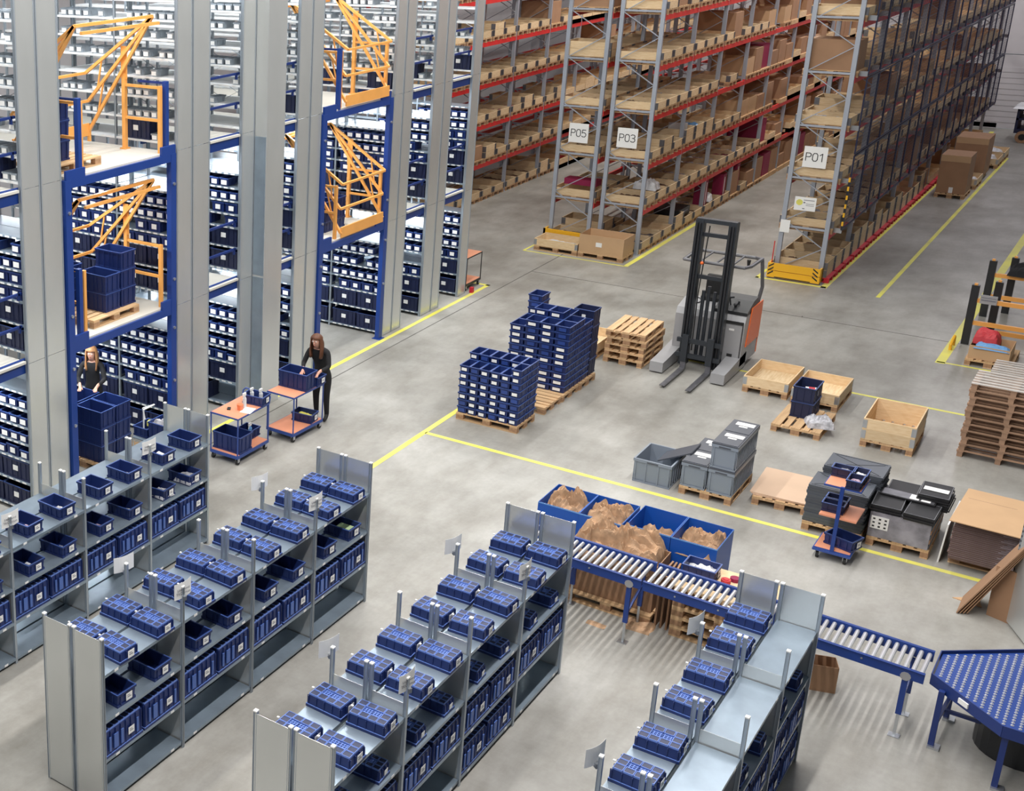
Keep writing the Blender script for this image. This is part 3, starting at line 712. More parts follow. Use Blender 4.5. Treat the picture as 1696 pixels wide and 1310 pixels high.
def crate(n, floor_board=True):
    t = thing('pallet_crate', '', 'crate')
    pp = part(t, 'pallet', None)
    pallet_parts(pp)
    if floor_board: part(t, 'inner_sheet', MB().box(-0.375, -0.575, 0.144, 0.375, 0.575, 0.15).mesh('sheet', 'wood_pale'))
    for k in range(n):
        z = 0.144 + k * 0.196
        cc = part(t, 'collar', None, (0, 0, z))
        for s in (-1, 1):
            part(cc, 'side_board', COLX, (0, s * 0.59, 0)); part(cc, 'side_board', COLY, (s * 0.39, 0, 0))
            for q in (-1, 1):
                h = part(cc, 'hinge', HING); h.scale = (-s, -q, 1)
    return t
mk_c1 = seq(lambda: crate(1)); mk_c2 = seq(lambda: crate(2, False))
def collar_mb(n):
    o = MB()
    for k in range(n):
        z = 0.0 + k * 0.196
        o.box(-0.4, -0.6, z, 0.4, -0.58, z + 0.19).box(-0.4, 0.58, z, 0.4, 0.6, z + 0.19).box(-0.4, -0.58, z, -0.38, 0.58, z + 0.19).box(0.38, -0.58, z, 0.4, 0.58, z + 0.19)
        for s in (-1, 1):
            for q in (-1, 1):
                o.box(s * 0.4 - 0.004, q * 0.55 - 0.06, z + 0.005, s * 0.4 + 0.004, q * 0.55 + 0.05, z + 0.185, 1).box(s * 0.36 - 0.045, q * 0.6 - 0.004, z + 0.005, s * 0.36 + 0.04, q * 0.6 + 0.004, z + 0.185, 1)
    return o
for n in (1, 2, 3): ME['collar%d' % n] = collar_mb(n).mesh('collar', ('wood_new', 'worn_steel'))
FILLS = [crumple(0.72, 1.1, 0.17, 3 + i, 14, 1.3, 5 + i, mt) for i, mt in enumerate(('brown_fill', 'brown_fill', 'maroon_fill', 'grey_fill', 'plastic_bag', 'brown_fill'))]

# ---------------------------------------------------------------- pallet racks
RY0, RBAY, RH = 14.6, 2.72, 9.0
RLEV = [1.25, 2.5, 3.8, 5.1, 6.4, 7.7]
def rack(x0, x1, nb, nm, lab, y0=RY0):
    t = thing('pallet_rack', lab, 'rack', (x0, y0, 0), 0, 'pallet racks')
    w = x1 - x0
    up = MB().box(-0.05, -0.04, 0.01, 0.05, 0.04, RH).box(-0.08, -0.07, 0, 0.08, 0.07, 0.01).mesh('upright', 'upright_grey')
    br = MB(); z = 0.25; s = 0
    while z + 1.05 < RH:
        a, b = (0.03, w - 0.03) if s == 0 else (w - 0.03, 0.03)
        br.bar((a, 0, z + (1.0 if s else 0.0) - (1.0 if s else 0)), (b, 0, z + 0.62), 0.035, 0.02); z += 0.62; s = 1 - s
    for zz in RLEV: br.bar((0, 0, zz + 0.09), (w, 0, zz + 0.09), 0.04, 0.05)
    br = br.mesh('brace', 'upright_grey')
    bm = MB().box(-0.025, 0.05, -0.135, 0.025, RBAY - 0.05, 0).box(-0.032, 0.04, -0.14, 0.032, 0.055, 0.03).box(-0.032, RBAY - 0.055, -0.14, 0.032, RBAY - 0.04, 0.03)
    bm = bm.mesh('beam', 'red_steel')
    for b in range(nb + 1):
        for x in (0, w): part(t, 'upright', up, (x, b * RBAY, 0))
        part(t, 'frame_brace', br, (0, b * RBAY, 0))
        if b < nb:
            for z in RLEV:
                for x in (0.0, w): part(t, 'beam', bm, (x + (0.03 if x else -0.03), b * RBAY, z))
    return t
rack(2.23, 3.23, 9, 'P01', 'pallet rack P01 with a blue mesh guard along its right side')
rack(-2.27, -1.24, 9, 'P03', 'pallet rack P03 whose red beams face the central aisle')
rack(-3.64, -2.58, 9, 'P05', 'pallet rack P05 standing back to back with rack P03')
rack(-8.55, -7.47, 9, 'unmarked', 'unmarked pallet rack beyond the mezzanine, left of rack P05')
rack(-9.9, -8.75, 9, 'unmarked2', 'unmarked pallet rack furthest left beyond the mezzanine')
for s, x, y, z, w_ in (('P05', -3.11, 14.588, 3.17, 0.53), ('P03', -1.80, 14.588, 3.16, 0.53), ('P01', 2.72, 14.588, 3.13, 0.52)):
    t = thing('rack_sign', f'white square sign reading {s} on the end frame of the rack', 'sign', (x, y, z), 0, 'rack signs')
    part(t, 'sign_plate', MB().box(-w_ / 2, -0.006, -w_ / 2, w_ / 2, 0.0, w_ / 2).mesh('plate', 'white_card'))
    stroke_text(t, s, 0.19, (0, -0.008, 0.0))
t = thing('notice_board', 'small white notice with a yellow disc on the P01 rack frame', 'sign', (2.66, 14.588, 1.95))
part(t, 'board', MB().box(-0.24, -0.006, -0.17, 0.24, 0, 0.17).mesh('board', 'white_card'))
part(t, 'disc', MB().cyl((-0.13, -0.006, 0.03), (-0.13, -0.010, 0.03), 0.075, 16).mesh('disc', 'yellow_paint'))
part(t, 'print', MB().box(-0.04, -0.009, 0.09, 0.2, -0.006, 0.105).box(-0.04, -0.009, 0.02, 0.0, -0.006, 0.05).box(0.02, -0.009, 0.0, 0.2, -0.006, 0.01).box(0.02, -0.009, -0.04, 0.2, -0.006, -0.03).box(-0.05, -0.009, -0.13, 0, -0.006, -0.11).mesh('print', 'print_grey'))
solo('paper_notice', MB().box(-0.08, -0.004, -0.16, 0.14, 0, 0.16).mesh('notice', 'white_card'), 'blank white paper on the left upright of rack P01', 'sign', (2.27, 14.52, 1.35))

stock = []; rk = random.Random(11)
KINDS = ('c1',) * 8 + ('c2',)
def stockrack(xc, nm, b0, b1, cart=0.12, lv0=0):
    for b in range(b0, b1):
        for li, z in enumerate([0.0] + RLEV[:-1] + ([RLEV[-1]] if b < 3 else [])):
            for c in range(3):
                y = RY0 + b * RBAY + 0.47 + c * 0.885
                r = rk.random()
                pc = cart * (1 + 3.2 * (nm == 'P03' and b >= 3))
                far = nm != 'P05' and (b >= 3 or (b >= 2 and nm == 'P03')); pm = 0.05 if far and nm == 'P03' else 0.0
                if not far: pc = 0.0
                if nm == 'P01' and b == 0 and li == 4 and c == 0: r = 0.05; pc = 0.1
                if r < (0.05 if b > 1 else 0.0) or (nm == 'P05' and li in (0, 1) and b == 1): kind = 'none'
                elif r < 0.05 + pc: kind = 'carton'
                elif r < 0.05 + pc + pm: kind = 'magenta'
                else: kind = rk.choice(KINDS)
                stock.append((kind, xc, y, z, nm, b, li, c, rk.random()))
stockrack(2.73, 'P01', 0, 9); stockrack(-1.76, 'P03', 0, 9); stockrack(-3.11, 'P05', 0, 2); stockrack(-8.0, 'the unmarked rack', 0, 9, 0.06)
stock.sort(key=lambda e: (Vector((e[1], e[2], e[3])) - CX).length)
LN = ['floor level', 'first beam level', 'second beam level', 'third beam level', 'fourth beam level', 'fifth beam level', 'sixth beam level']
ME['carton_a'] = MB().box(-0.39, -0.55, 0, 0.39, 0.55, 0.72).box(0.39, -0.04, 0.0, 0.392, 0.04, 0.72, 1).mesh('carton', ('cardboard', 'cardboard_light'))
ME['carton_b'] = MB().box(-0.39, -0.55, 0, 0.39, 0.55, 0.45).mesh('carton', 'cardboard')
ME['carton_m'] = MB().box(-0.38, -0.5, 0, 0.38, 0.5, 0.75).box(-0.37, 0.36, 0.5, -0.3, 0.502, 0.58, 1).mesh('carton', ('magenta_board', 'white_card'))
def opened_carton(w, d, h):
    m = open_box(MB(), w, d, h, t=0.008, taper=0.0)
    return m
ME['carton_open'] = opened_carton(0.78, 1.1, 0.5).mesh('carton', 'cardboard_light')
proto = {}
n_ind = 0; rest = MB()
for e in stock:
    kind, x, y, z, nm, b, li, c, r = e
    if kind == 'none': continue
    where = f'{LN[li]} of {("rack " + nm) if nm[0] == "P" else nm}, {ORD[b * 3 + c]} from the front'
    rz = pi / 2 if True else 0
    if n_ind < 290:
        n_ind += 1
        plastic = nm == 'P01' and li == 0 and b < 8
        if plastic: x, z = 2.74, 0.131
        if kind in ('c1', 'c2'):
            t = thing('pallet_crate', f'wooden crate, {where}', 'crate', (x, y, z), pi / 2, 'wooden crates in the racks')
            # long side runs into the rack
            if not plastic: part(t, 'pallet', ME['pallet'])
            part(t, 'collar', ME['collar' + ('3' if plastic and r < .5 else '2' if plastic else kind[1])], (0, 0, 0 if plastic else 0.144))
            t.rotation_euler = (0, 0, pi / 2)
            if r < 0.86:
                o = solo('crate_contents', FILLS[int(r * 97) % 6], f'goods in the crate, {where}', 'goods', (x, y, z + (0.01 if plastic else 0.15)), pi / 2, 'goods in the rack crates')
                if plastic: o.scale = (1, 1, 2.2)
        else:
            if plastic: z -= 0.143
            else: solo('pallet', ME['pallet'], f'pallet under a carton, {where}', 'pallet', (x, y, z), pi / 2, 'loaded pallets in the racks')
            k = 'carton_m' if kind == 'magenta' else ('carton_a' if r < 0.45 else 'carton_b' if r < 0.7 else 'carton_open')
            solo('carton', ME[k], f'{"dark red" if kind == "magenta" else "brown"} carton on the {where}', 'box', (x, y, z + 0.144), pi / 2, 'cartons in the racks')
    else:
        M_ = Matrix.Translation((x, y, z)) @ Matrix.Rotation(pi / 2, 4, 'Z')
        q = MB(); q.box(-0.4, -0.6, 0.1, 0.4, 0.6, 0.144, 0)
        for yy in (-0.53, 0, 0.53): q.box(-0.4, yy - 0.07, 0, 0.4, yy + 0.07, 0.1, 0)
        if kind in ('c1', 'c2'): open_box(q, 0.8, 1.2, 0.144 + 0.195 * int(kind[1]), t=0.02, taper=0, base=0.15, mi=1)
        elif kind == 'magenta': q.box(-0.39, -0.55, 0.144, 0.39, 0.55, 0.9, 2)
        else: q.box(-0.39, -0.55, 0.144, 0.39, 0.55, 0.5 + r * 0.5, 3)
        rest.join(q, M_)
solo('stored_pallets', rest.mesh('mass', ('wood_pallet', 'wood_new', 'magenta_board', 'cardboard')), 'remaining loaded pallets at the far ends of the racks', 'pallets', kind='stuff')

# blue mesh guard on rack P01
t = thing('mesh_guard', 'dark blue wire mesh guard hung along the right side of rack P01', 'guard', (3.5, RY0 + 0.25, 0))
g = MB(); PW, PHH = 1.33, 1.85
for k in range(11): g.box(-0.002, 0.03 + k * PW / 11, 0.02, 0.002, 0.034 + k * PW / 11, PHH - 0.02)
for k in range(22): g.box(-0.003, 0.02, 0.03 + k * PHH / 22, 0.001, PW - 0.02, 0.036 + k * PHH / 22)
g = g.mesh('wire_mesh', 'mesh_blue')
fr = MB().box(-0.015, 0, 0, 0.015, 0.035, PHH).box(-0.015, PW - 0.035, 0, 0.015, PW, PHH).box(-0.015, 0.03, 0, 0.015, PW - 0.03, 0.03).box(-0.015, 0.03, PHH - 0.03, 0.015, PW - 0.03, PHH).mesh('mesh_frame', 'mesh_blue')
for i in range(18):
    for j in range(4):
        p = part(t, 'mesh_panel', fr, (0, i * 1.36, 1.36 + j * 1.88)); part(p, 'wire_mesh', g, kind='stuff')
for i in range(19):
    for z in RLEV: part(t, 'bracket', MB().box(-0.27, 0, z + 0.02, 0, 0.03, z + 0.14).mesh('bracket', 'steel')) .location = (0, i * 1.36 - 0.03, 0)
hz = thing('hazard_strip', 'black and yellow hazard strip on the front edge of the mesh guard', 'strip', (3.5, RY0 + 0.18, 1.36))
for k in range(12): part(hz, 'stripe_block', MB().box(-0.02, -0.02, k * 0.11, 0.02, 0.03, k * 0.11 + 0.11).mesh('b', 'safety_yellow' if k % 2 else 'black_paint'))
# red plastic pallets at floor level of P01
rp = MB().box(-0.4, -0.6, 0.1, 0.4, 0.6, 0.13)
for x in (-0.36, 0, 0.36):
    for y in (-0.54, 0, 0.54): rp.box(x - 0.04, y - 0.06, 0.03, x + 0.04, y + 0.06, 0.1)
    rp.box(x - 0.04, -0.6, 0, x + 0.04, 0.6, 0.03)
rp = rp.mesh('red_pallet', 'red_plastic')
for k in range(24):
    solo('plastic_pallet', rp, f'red plastic pallet at the floor of rack P01, {ORD[k]} from its front end', 'pallet', (2.83, RY0 + 0.47 + (k // 3) * RBAY + (k % 3) * 0.885, 0.001), pi / 2, 'red plastic pallets')
# end guard of P01
t = thing('end_guard', 'yellow steel guard with black hatching at the foot of rack P01', 'guard', (2.08, 14.36, 0))
part(t, 'guard_plate', MB().box(0, 0, 0.03, 1.2, 0.05, 0.2).box(0, 0, 0.215, 1.2, 0.05, 0.4).box(0, 0.05, 0.03, 0.04, 0.35, 0.4).box(1.16, 0.05, 0.03, 1.2, 0.35, 0.4).mesh('plate', 'safety_yellow'))
for s, x0 in ((1, 0.02), (1, 1.0)):
    for k in range(3):
        hm = MB(); z = 0.08 + k * 0.1; d = 0.12 if x0 < 0.5 else -0.12; xs = x0 if x0 < 0.5 else x0 + 0.15
        hm.add([(xs, -0.003, z), (xs + d, -0.003, z + 0.09), (xs + d, -0.003, z + 0.13), (xs, -0.003, z + 0.04), (xs, 0.0, z), (xs + d, 0, z + 0.09), (xs + d, 0, z + 0.13), (xs, 0, z + 0.04)], [(0, 1, 2, 3), (7, 6, 5, 4), (0, 4, 5, 1), (1, 5, 6, 2), (2, 6, 7, 3), (3, 7, 4, 0)]); part(t, 'hatch_stripe', hm.mesh('hatch', 'print_black'))
part(t, 'slot', MB().box(0.18, -0.004, 0.035, 1.0, 0, 0.055).mesh('slot', 'print_black'))
solo('red_rod', MB().cyl((0, 0, 0), (0, 0, 0.95), 0.012).mesh('rod', 'red_steel'), 'thin red rod standing at the left foot of rack P01', 'rod', (2.14, 14.46, 0.0))
t = thing('end_guard', 'low yellow guard rail behind the pallet of film in front of rack P05', 'guard', (-3.78, 14.42, 0))
part(t, 'guard_plate', MB().box(0, 0, 0.27, 1.25, 0.05, 0.42).box(0, 0, 0, 0.06, 0.05, 0.42).box(1.19, 0, 0, 1.25, 0.05, 0.42).box(0, 0.05, 0.27, 0.05, 0.4, 0.42).mesh('plate', 'safety_yellow'))
# things in front of P05 / P03
t = mk_c1((-3.05, 13.92, 0), pi / 2, 'wooden pallet crate with white film inside, in front of rack P05', 'wooden crates on the floor')
solo('plastic_film', crumple(0.9, 0.5, 0.12, 5, 14, 1.0, 4, 'white_plastic'), 'white plastic film lying in the crate in front of rack P05', 'film', (-3.05, 13.9, 0.152), 0)
mk_pallet((-1.83, 13.93, 0), pi / 2, 'wooden pallet under the open carton in front of rack P03', 'wooden pallets on the floor')
t = thing('large_carton', 'large open brown carton with a white sticker in front of rack P03', 'box', (-1.83, 13.93, 0.144))
part(t, 'carton_wall', open_box(MB(), 1.18, 0.78, 0.5, t=0.01, taper=0).mesh('carton', 'cardboard_light'))
part(t, 'sticker', MB().box(-0.14, -0.394, 0.2, 0.02, -0.39, 0.32).mesh('sticker', 'white_card'))
for k in range(3): mk_pallet((-0.75 - 0.9, 14.9 + k * 0.0, 0.001 + k * 0.145), pi / 2, f'wooden pallet at the foot of rack P03, {ORD[k]} from the floor', 'wooden pallets on the floor') if k < 0 else None

# far cartons and crates beside rack P01
def big_carton(x, y, w, d, h, lab, rz=0):
    mk_pallet((x, y, 0), rz, 'pallet under the ' + lab, 'wooden pallets on the floor')
    t = thing('large_carton', lab, 'box', (x, y, 0.144), 0)
    m = MB().box(-w / 2, -d / 2, 0, w / 2, d / 2, h); part(t, 'carton_wall', m.mesh('carton', 'cardboard'))
    part(t, 'sticker', MB().box(-0.05, -d / 2 - 0.003, 0.02, 0.06, -d / 2, 0.2).mesh('st', 'white_card'))
    part(t, 'flap', MB().box(-w / 2, -d / 2 - 0.004, h - 0.2, w / 2, -d / 2, h).mesh('flap', 'cardboard_light'))
big_carton(4.1, 27.5, 0.78, 1.1, 1.2, 'tall brown carton, nearest on the lane beside rack P01')
big_carton(4.05, 31.0, 0.9, 1.3, 1.25, 'dark brown carton, second on the lane beside rack P01')
mk_c1((4.15, 29.3, 0), 0, 'wooden crate with white parts between the two tall cartons', 'wooden crates on the floor')
mk_c1((4.2, 33.4, 0), 0, 'wooden crate beyond the dark brown carton', 'wooden crates on the floor')
mk_c1((4.2, 34.9, 0), 0, 'wooden crate furthest along the lane beside rack P01', 'wooden crates on the floor')
for k, y in enumerate((29.3, 33.4, 34.9)): solo('packed_goods', crumple(0.6, 0.9, 0.3, 40 + k, 12, 1.2, 4, 'white_plastic'), f'white wrapped parts in the lane crate, {ORD[k]} from the near end', 'goods', (4.17, y, 0.152), 0)
# tow trailer by the doorway
t = thing('tow_trailer', 'dark blue tow trailer with wooden load by the brown doorway', 'trailer', (5.0, 39.4, 0))
part(t, 'chassis', MB().box(-0.7, -0.6, 0.35, 1.2, 0.6, 0.5).box(-0.7, -0.6, 0.5, -0.62, 0.6, 1.25).box(-0.7, -0.6, 1.2, 1.2, 0.6, 1.28).box(-0.7, -0.6, 0.85, 1.2, 0.6, 0.92).mesh('chassis', 'mesh_blue'))
part(t, 'canopy', MB().frust(-0.75, -0.65, 1.28, 1.2, 0.65, 1.36, -0.1).mesh('canopy', 'white_shelf'))
for x in (-0.4, 0.9):
    for y in (-0.62, 0.62):
        w_ = part(t, 'wheel', MB().cyl((x, y - 0.06, 0.23), (x, y + 0.06, 0.23), 0.23, 16).mesh('wheel', 'wood_end')); part(w_, 'hub', MB().cyl((x, y - 0.07, 0.23), (x, y + 0.07, 0.23), 0.12, 12).mesh('hub', 'rubber'))
# ---------------------------------------------------------------- floor pallets, crates, tubs
G1 = 'wooden crates on the floor'; GP = 'wooden pallets on the floor'
mk_c2((6.62, 4.78, 0), 0.02, 'wooden crate two collars high, standing alone near the tall pallet stack', G1)
mk_c1((4.28, 6.3, 0), 0, 'shallow wooden crate just right of the reach truck', G1)
mk_c1((5.17, 6.18, 0), 0, 'shallow wooden crate behind the two stacked blue bins', G1)
mk_c1((0.57, 6.35, 0), 0, 'shallow wooden crate half hidden between the blue bin stack and the pallets', G1)
for k in range(5):
    mk_pallet((1.53 + (0.02 if k % 2 else -0.01) * k * 0.4, 6.38 + (0.015 if k == 2 else 0), 0.0005 + k * 0.1445), 0.01 * (k - 2), f'wooden pallet left of the reach truck, {ORD[k]} from the floor of its stack', GP)
LP = {n: MB().box(-0.6, -w, 0, 0.6, w, 0.020).mesh('slat', 'wood_grey') for n, w in (('s', 0.028),)}
LPB = MB().box(-0.04, -0.05, 0, 0.04, 0.05, 0.085).mesh('block', 'wood_worn'); LPC = MB().box(-0.05, -0.4, 0, 0.05, 0.4, 0.018).mesh('cross', 'wood_worn'); LPS = MB().box(-0.6, -0.028, 0, 0.6, 0.028, 0.020).mesh('slat', 'wood_worn')
def slat_pallet(top):
    t = thing('slatted_pallet', '', 'pallet')
    for i in range(6): part(t, 'top_board', LP['s'] if top else LPS, (0, -0.37 + i * 0.148, 0.104))
    for x in (-0.55, 0, 0.55):
        part(t, 'cross_board', LPC, (x, 0, 0.085))
        for y in (-0.345, 0, 0.345): part(t, 'block', LPB, (x, y, 0))
    return t
mk_sp = seq(lambda: slat_pallet(False)); mk_spt = seq(lambda: slat_pallet(True))
for k in range(11):
    (mk_spt if k == 10 else mk_sp)((8.2 + (k % 3) * 0.012, 5.1, 0.0005 + k * 0.1245), 0.006 * (k % 3 - 1), f'slatted wooden pallet in the tall stack at the right edge, {ORD[k]} from the floor', 'slatted pallets at the right edge')
for k in range(4):
    (mk_spt if k == 3 else mk_sp)((8.15, 8.75, 0.0005 + k * 0.1245), 0.01, f'slatted wooden pallet in the low stack at the right edge, {ORD[k]} from the floor', 'slatted pallets at the right edge')
mk_pallet((5.24, 4.56, 0), 0, 'wooden pallet under the two stacked dark blue bins', GP)
for k in range(2):
    o = solo('storage_bin', ME['bin_l'], f'dark blue bin on the lone pallet, {"lower" if k == 0 else "upper"} of the two', 'bin', (5.18, 4.82, 0.146 + k * 0.3), -pi / 2 + 0.0, 'dark blue bins on the lone pallet'); o.scale = (1, 1, 0.88)
solo('small_carton', MB().box(-0.1, -0.08, 0, 0.1, 0.08, 0.1).box(-0.05, -0.081, 0.02, 0.05, 0.081, 0.101, 1).mesh('c', ('white_card', 'red_stock')), 'red and white carton inside the upper dark blue bin', 'box', (5.25, 4.8, 0.56), 0.3)
solo('plastic_bag', crumple(0.42, 0.5, 0.2, 9, 16, 1.2, 5, 'plastic_bag'), 'grey plastic bag on the pallet beside the dark blue bins', 'bag', (5.52, 4.42, 0.146), 0.4)

# grey tubs
def tub(w, d, h, lid):
    t = thing('plastic_tub', '', 'tub')
    m = MB(); e = 0.012; W2, D2 = w - 2 * e, d - 2 * e
    open_box(m, W2, D2, h, t=0.015, taper=0.018); rim(m, W2, D2, h - 0.05, h, e); rim(m, W2 - 0.01, D2 - 0.01, 0, 0.03, 0.006)
    for s in (-1, 1):
        for x in (-W2 / 2 + 0.03, W2 / 2 - 0.03) + ((-0.1, 0.1) if w > 0.5 else ()): m.box(x - 0.008, s * D2 / 2 - 0.006, 0.02, x + 0.008, s * D2 / 2 + 0.006, h - 0.05)
        k = 6 if d > 0.5 else 3
        for i in range(k + 1):
            y = -D2 / 2 + 0.03 + (D2 - 0.06) * i / k; m.box(s * W2 / 2 - 0.006, y - 0.008, 0.02, s * W2 / 2 + 0.006, y + 0.008, h - 0.05)
    part(t, 'tub_body', m.mesh('tub', 'tub_grey'))
    part(t, 'handle_slot', MB().box(-0.09, -D2 / 2 - 0.0135, h - 0.045, 0.09, -D2 / 2 - 0.012, h - 0.02).mesh('slot', 'tub_lid'))
    if lid:
        l = part(t, 'tub_lid', MB().box(-w / 2, -d / 2, h, w / 2, d / 2, h + 0.025).frust(-w / 2 + 0.02, -d / 2 + 0.02, h + 0.034, w / 2 - 0.02, d / 2 - 0.02, h + 0.025, 0.0).mesh('lid', 'tub_lid'))
        part(l, 'paper_label', MB().box(-0.12, 0.06, h + 0.034, 0.16, 0.2, h + 0.036).box(-0.05, -0.02, h + 0.034, 0.08, 0.03, h + 0.036).mesh('lab', 'white_card'), rot=(0, 0, 0))
    return t
mk_tub = seq(lambda: tub(0.4, 0.6, 0.41, True))
mk_pallet((4.79, 0.88, 0), 0, 'wooden pallet under the lidded grey tubs', GP)
for (x, y, k, nm) in ((4.585, 0.58, 0, 'front left'), (4.585, 1.18, 0, 'back left'), (4.995, 0.58, 0, 'front right, lower'), (4.995, 1.18, 0, 'back right, lower'), (4.995, 0.58, 1, 'front right, upper'), (4.995, 1.18, 1, 'back right, upper')):
    mk_tub((x, y, 0.145 + k * 0.445), 0, f'lidded grey tub on the pallet, {nm}', 'lidded grey tubs')
t = tub(0.62, 0.8, 0.42, False); t.location = (3.94, 0.68, 0); tag(t, 'large open grey tub standing on the floor left of the lidded tubs', 'tub')
solo('loose_lid', MB().box(-0.29, -0.25, 0, 0.29, 0.25, 0.02).mesh('lid', 'tub_lid'), 'dark grey lid slanting from the open tub to the lidded tubs', 'lid', (4.19, 0.82, 0.47)).rotation_euler = (0.0, -0.50, 0)
# pallet with cardboard sheets
mk_pallet((5.76, 1.22, 0), 0.1, 'wooden pallet under flat brown sheets right of the tubs', GP)
for k in range(3):
    solo('board_sheet', MB().box(-0.4, -0.55, 0, 0.4, 0.6, 0.012).mesh('sheet', 'board_pale'), f'flat brown sheet on the low pallet, {ORD[k]} from the bottom', 'sheet', (5.76 - 0.01 * k, 1.22, 0.146 + k * 0.013), 0.1 - 0.03 * k, 'flat sheets on the low pallet')
# folded crates (dark) stacks
def folded(w, d, h, tray=False):
    m = MB().frust(-w / 2, -d / 2, 0, w / 2, d / 2, h, 0.006, 0)
    for s in (-1, 1):
        for t_ in (-1, 1): m.bar((0, 0, h + 0.002), (s * w * 0.42, t_ * d * 0.38, h + 0.002), 0.008, 0.004, 1)
    m.box(-w * 0.46, -d * 0.44, h, w * 0.46, -d * 0.43, h + 0.004, 1).box(-w * 0.46, d * 0.43, h, w * 0.46, d * 0.44, h + 0.004, 1)
    for k in range(10): m.box(w / 2 - 0.004, -d / 2 + d * (k + 0.3) / 10, 0.01, w / 2 + 0.01, -d / 2 + d * (k + 0.7) / 10, h - 0.01, 0)
    return m
FO = folded(0.8, 0.6, 0.05).mesh('folded', ('lid_dark', 'lid_black'))
mk_pallet((6.65, 0.75, 0), 0.0, 'wooden pallet under the folded dark grey crates', GP)
for k in range(12): solo('folded_crate', FO, f'folded dark grey crate in the front stack, {ORD[k]} from the bottom', 'crate', (6.64 + 0.006 * (k % 3), 0.47, 0.146 + k * 0.051), 0.01 * (k % 3 - 1), 'folded dark grey crates')
for k in range(14): solo('folded_crate', FO, f'folded dark grey crate in the back stack, {ORD[k]} from the bottom', 'crate', (6.70 + 0.01 * (k % 2), 1.09, 0.146 + k * 0.052), 0.015 * (k % 3 - 1), 'folded dark grey crates')
# wrapped pallet
mk_pallet((7.5, 0.82, 0), 0.02, 'wooden pallet under the film-wrapped load', GP)
t = thing('wrapped_load', 'film-wrapped grey load with a printed white label, under the black lids', 'load', (7.5, 0.80, 0.146))
part(t, 'load_block', MB().box(-0.39, -0.57, 0, 0.39, 0.57, 0.40).mesh('block', 'stretch_film'))
for k in range(5): part(t, 'layer', MB().box(0.39, -0.56, 0.02 + k * 0.075, 0.402, 0.56, 0.08 + k * 0.075).mesh('layer', 'cardboard' if k % 2 else 'lid_dark'))
lb = part(t, 'paper_label', MB().box(-0.37, -0.575, 0.14, -0.14, -0.57, 0.34).mesh('l', 'white_card'))
for i in range(3):
    for j in range(3): part(lb, 'print_mark', MB().box(-0.345 + i * 0.075, -0.577, 0.165 + j * 0.06, -0.315 + i * 0.075, -0.575, 0.19 + j * 0.06).mesh('p', 'print_black'))
TR = MB().frust(-0.28, -0.2, 0, 0.28, 0.2, 0.10, 0.015).box(-0.27, -0.19, 0.10, 0.27, 0.19, 0.108)
rim(TR, 0.56, 0.4, 0.03, 0.05, 0.012); rim(TR, 0.53, 0.37, 0.106, 0.112, 0.007, 1)
TR = TR.mesh('tray', ('lid_black', 'lid_line'))
for i, (x, y, z, rz) in enumerate(((7.28, 0.52, 0.548, pi / 2 + 0.04), (7.72, 0.48, 0.548, pi / 2 - 0.02), (7.36, 1.12, 0.548, pi / 2 + 0.02), (7.80, 1.08, 0.548, pi / 2), (7.78, 1.06, 0.665, pi / 2 + 0.03))):
    o = solo('tray_lid', TR, f'black tray lid on the wrapped load, {("front left", "front right", "back left", "lower back right", "upper back right with a white label")[i]}', 'lid', (x, y, z), rz, 'black tray lids'); 
solo('cover_plate', MB().box(-0.36, -0.13, 0, 0.36, 0.13, 0.02).box(-0.34, -0.11, 0.02, 0.34, 0.11, 0.024, 1).box(0.02, -0.09, 0.024, 0.14, 0.09, 0.026, 2).box(0.17, -0.09, 0.024, 0.29, 0.09, 0.026, 2).mesh('flat', ('lid_black', 'worn_steel', 'white_card')), 'grey lid with two yellowish labels lying askew on top of the black lids', 'lid', (7.48, 0.80, 0.665), -0.02)
solo('paper_label', MB().box(-0.16, -0.07, 0, 0.16, 0.07, 0.003).mesh('l', 'white_card'), 'white label on the upper back black lid', 'label', (7.78, 1.06, 0.779), 0)
# cardboard stack
mk_pallet((8.75, 0.74, 0), pi / 2, 'wooden pallet under the brown cardboard stack', GP)
FCM = [MB().box(-0.6, -0.56, 0, 0.6, 0.56, 0.028).box(-0.02 + 0.03 * j, -0.566 - 0.004 * j, 0.006, 0.6, -0.56, 0.022 - 0.004 * j, 1).box(-0.6, -0.564, 0.022, 0.55, -0.56, 0.026, 1).mesh('f', ('cardboard_edge', 'edge_purple')) for j in range(3)]
for k in range(22):
    o = solo('flat_carton', FCM[k % 3], f'bundle of flat cartons in the cardboard stack, {ORD[k]} from the bottom', 'carton', (8.75 + random.uniform(-0.012, 0.012), 0.72, 0.146 + k * 0.0295), random.uniform(-0.01, 0.01), 'flat cartons in the stack')
solo('cover_sheet', MB().box(-0.66, -0.70, 0, 0.75, 0.66, 0.012).box(-0.6, 0.28, 0.012, 0.0, 0.285, 0.0125, 1).mesh('c', ('cardboard_light', 'cardboard_edge')), 'light brown cardboard sheet covering the cardboard stack', 'sheet', (8.78, 0.66, 0.80), -0.03)
solo('white_board', MB().box(-0.01, -0.5, 0, 0.01, 0.5, 0.62).mesh('b', 'white_card'), 'pale board standing between the wrapped load and the cardboard stack', 'board', (8.04, 0.75, 0.0)).rotation_euler = (0, 0.06, 0)
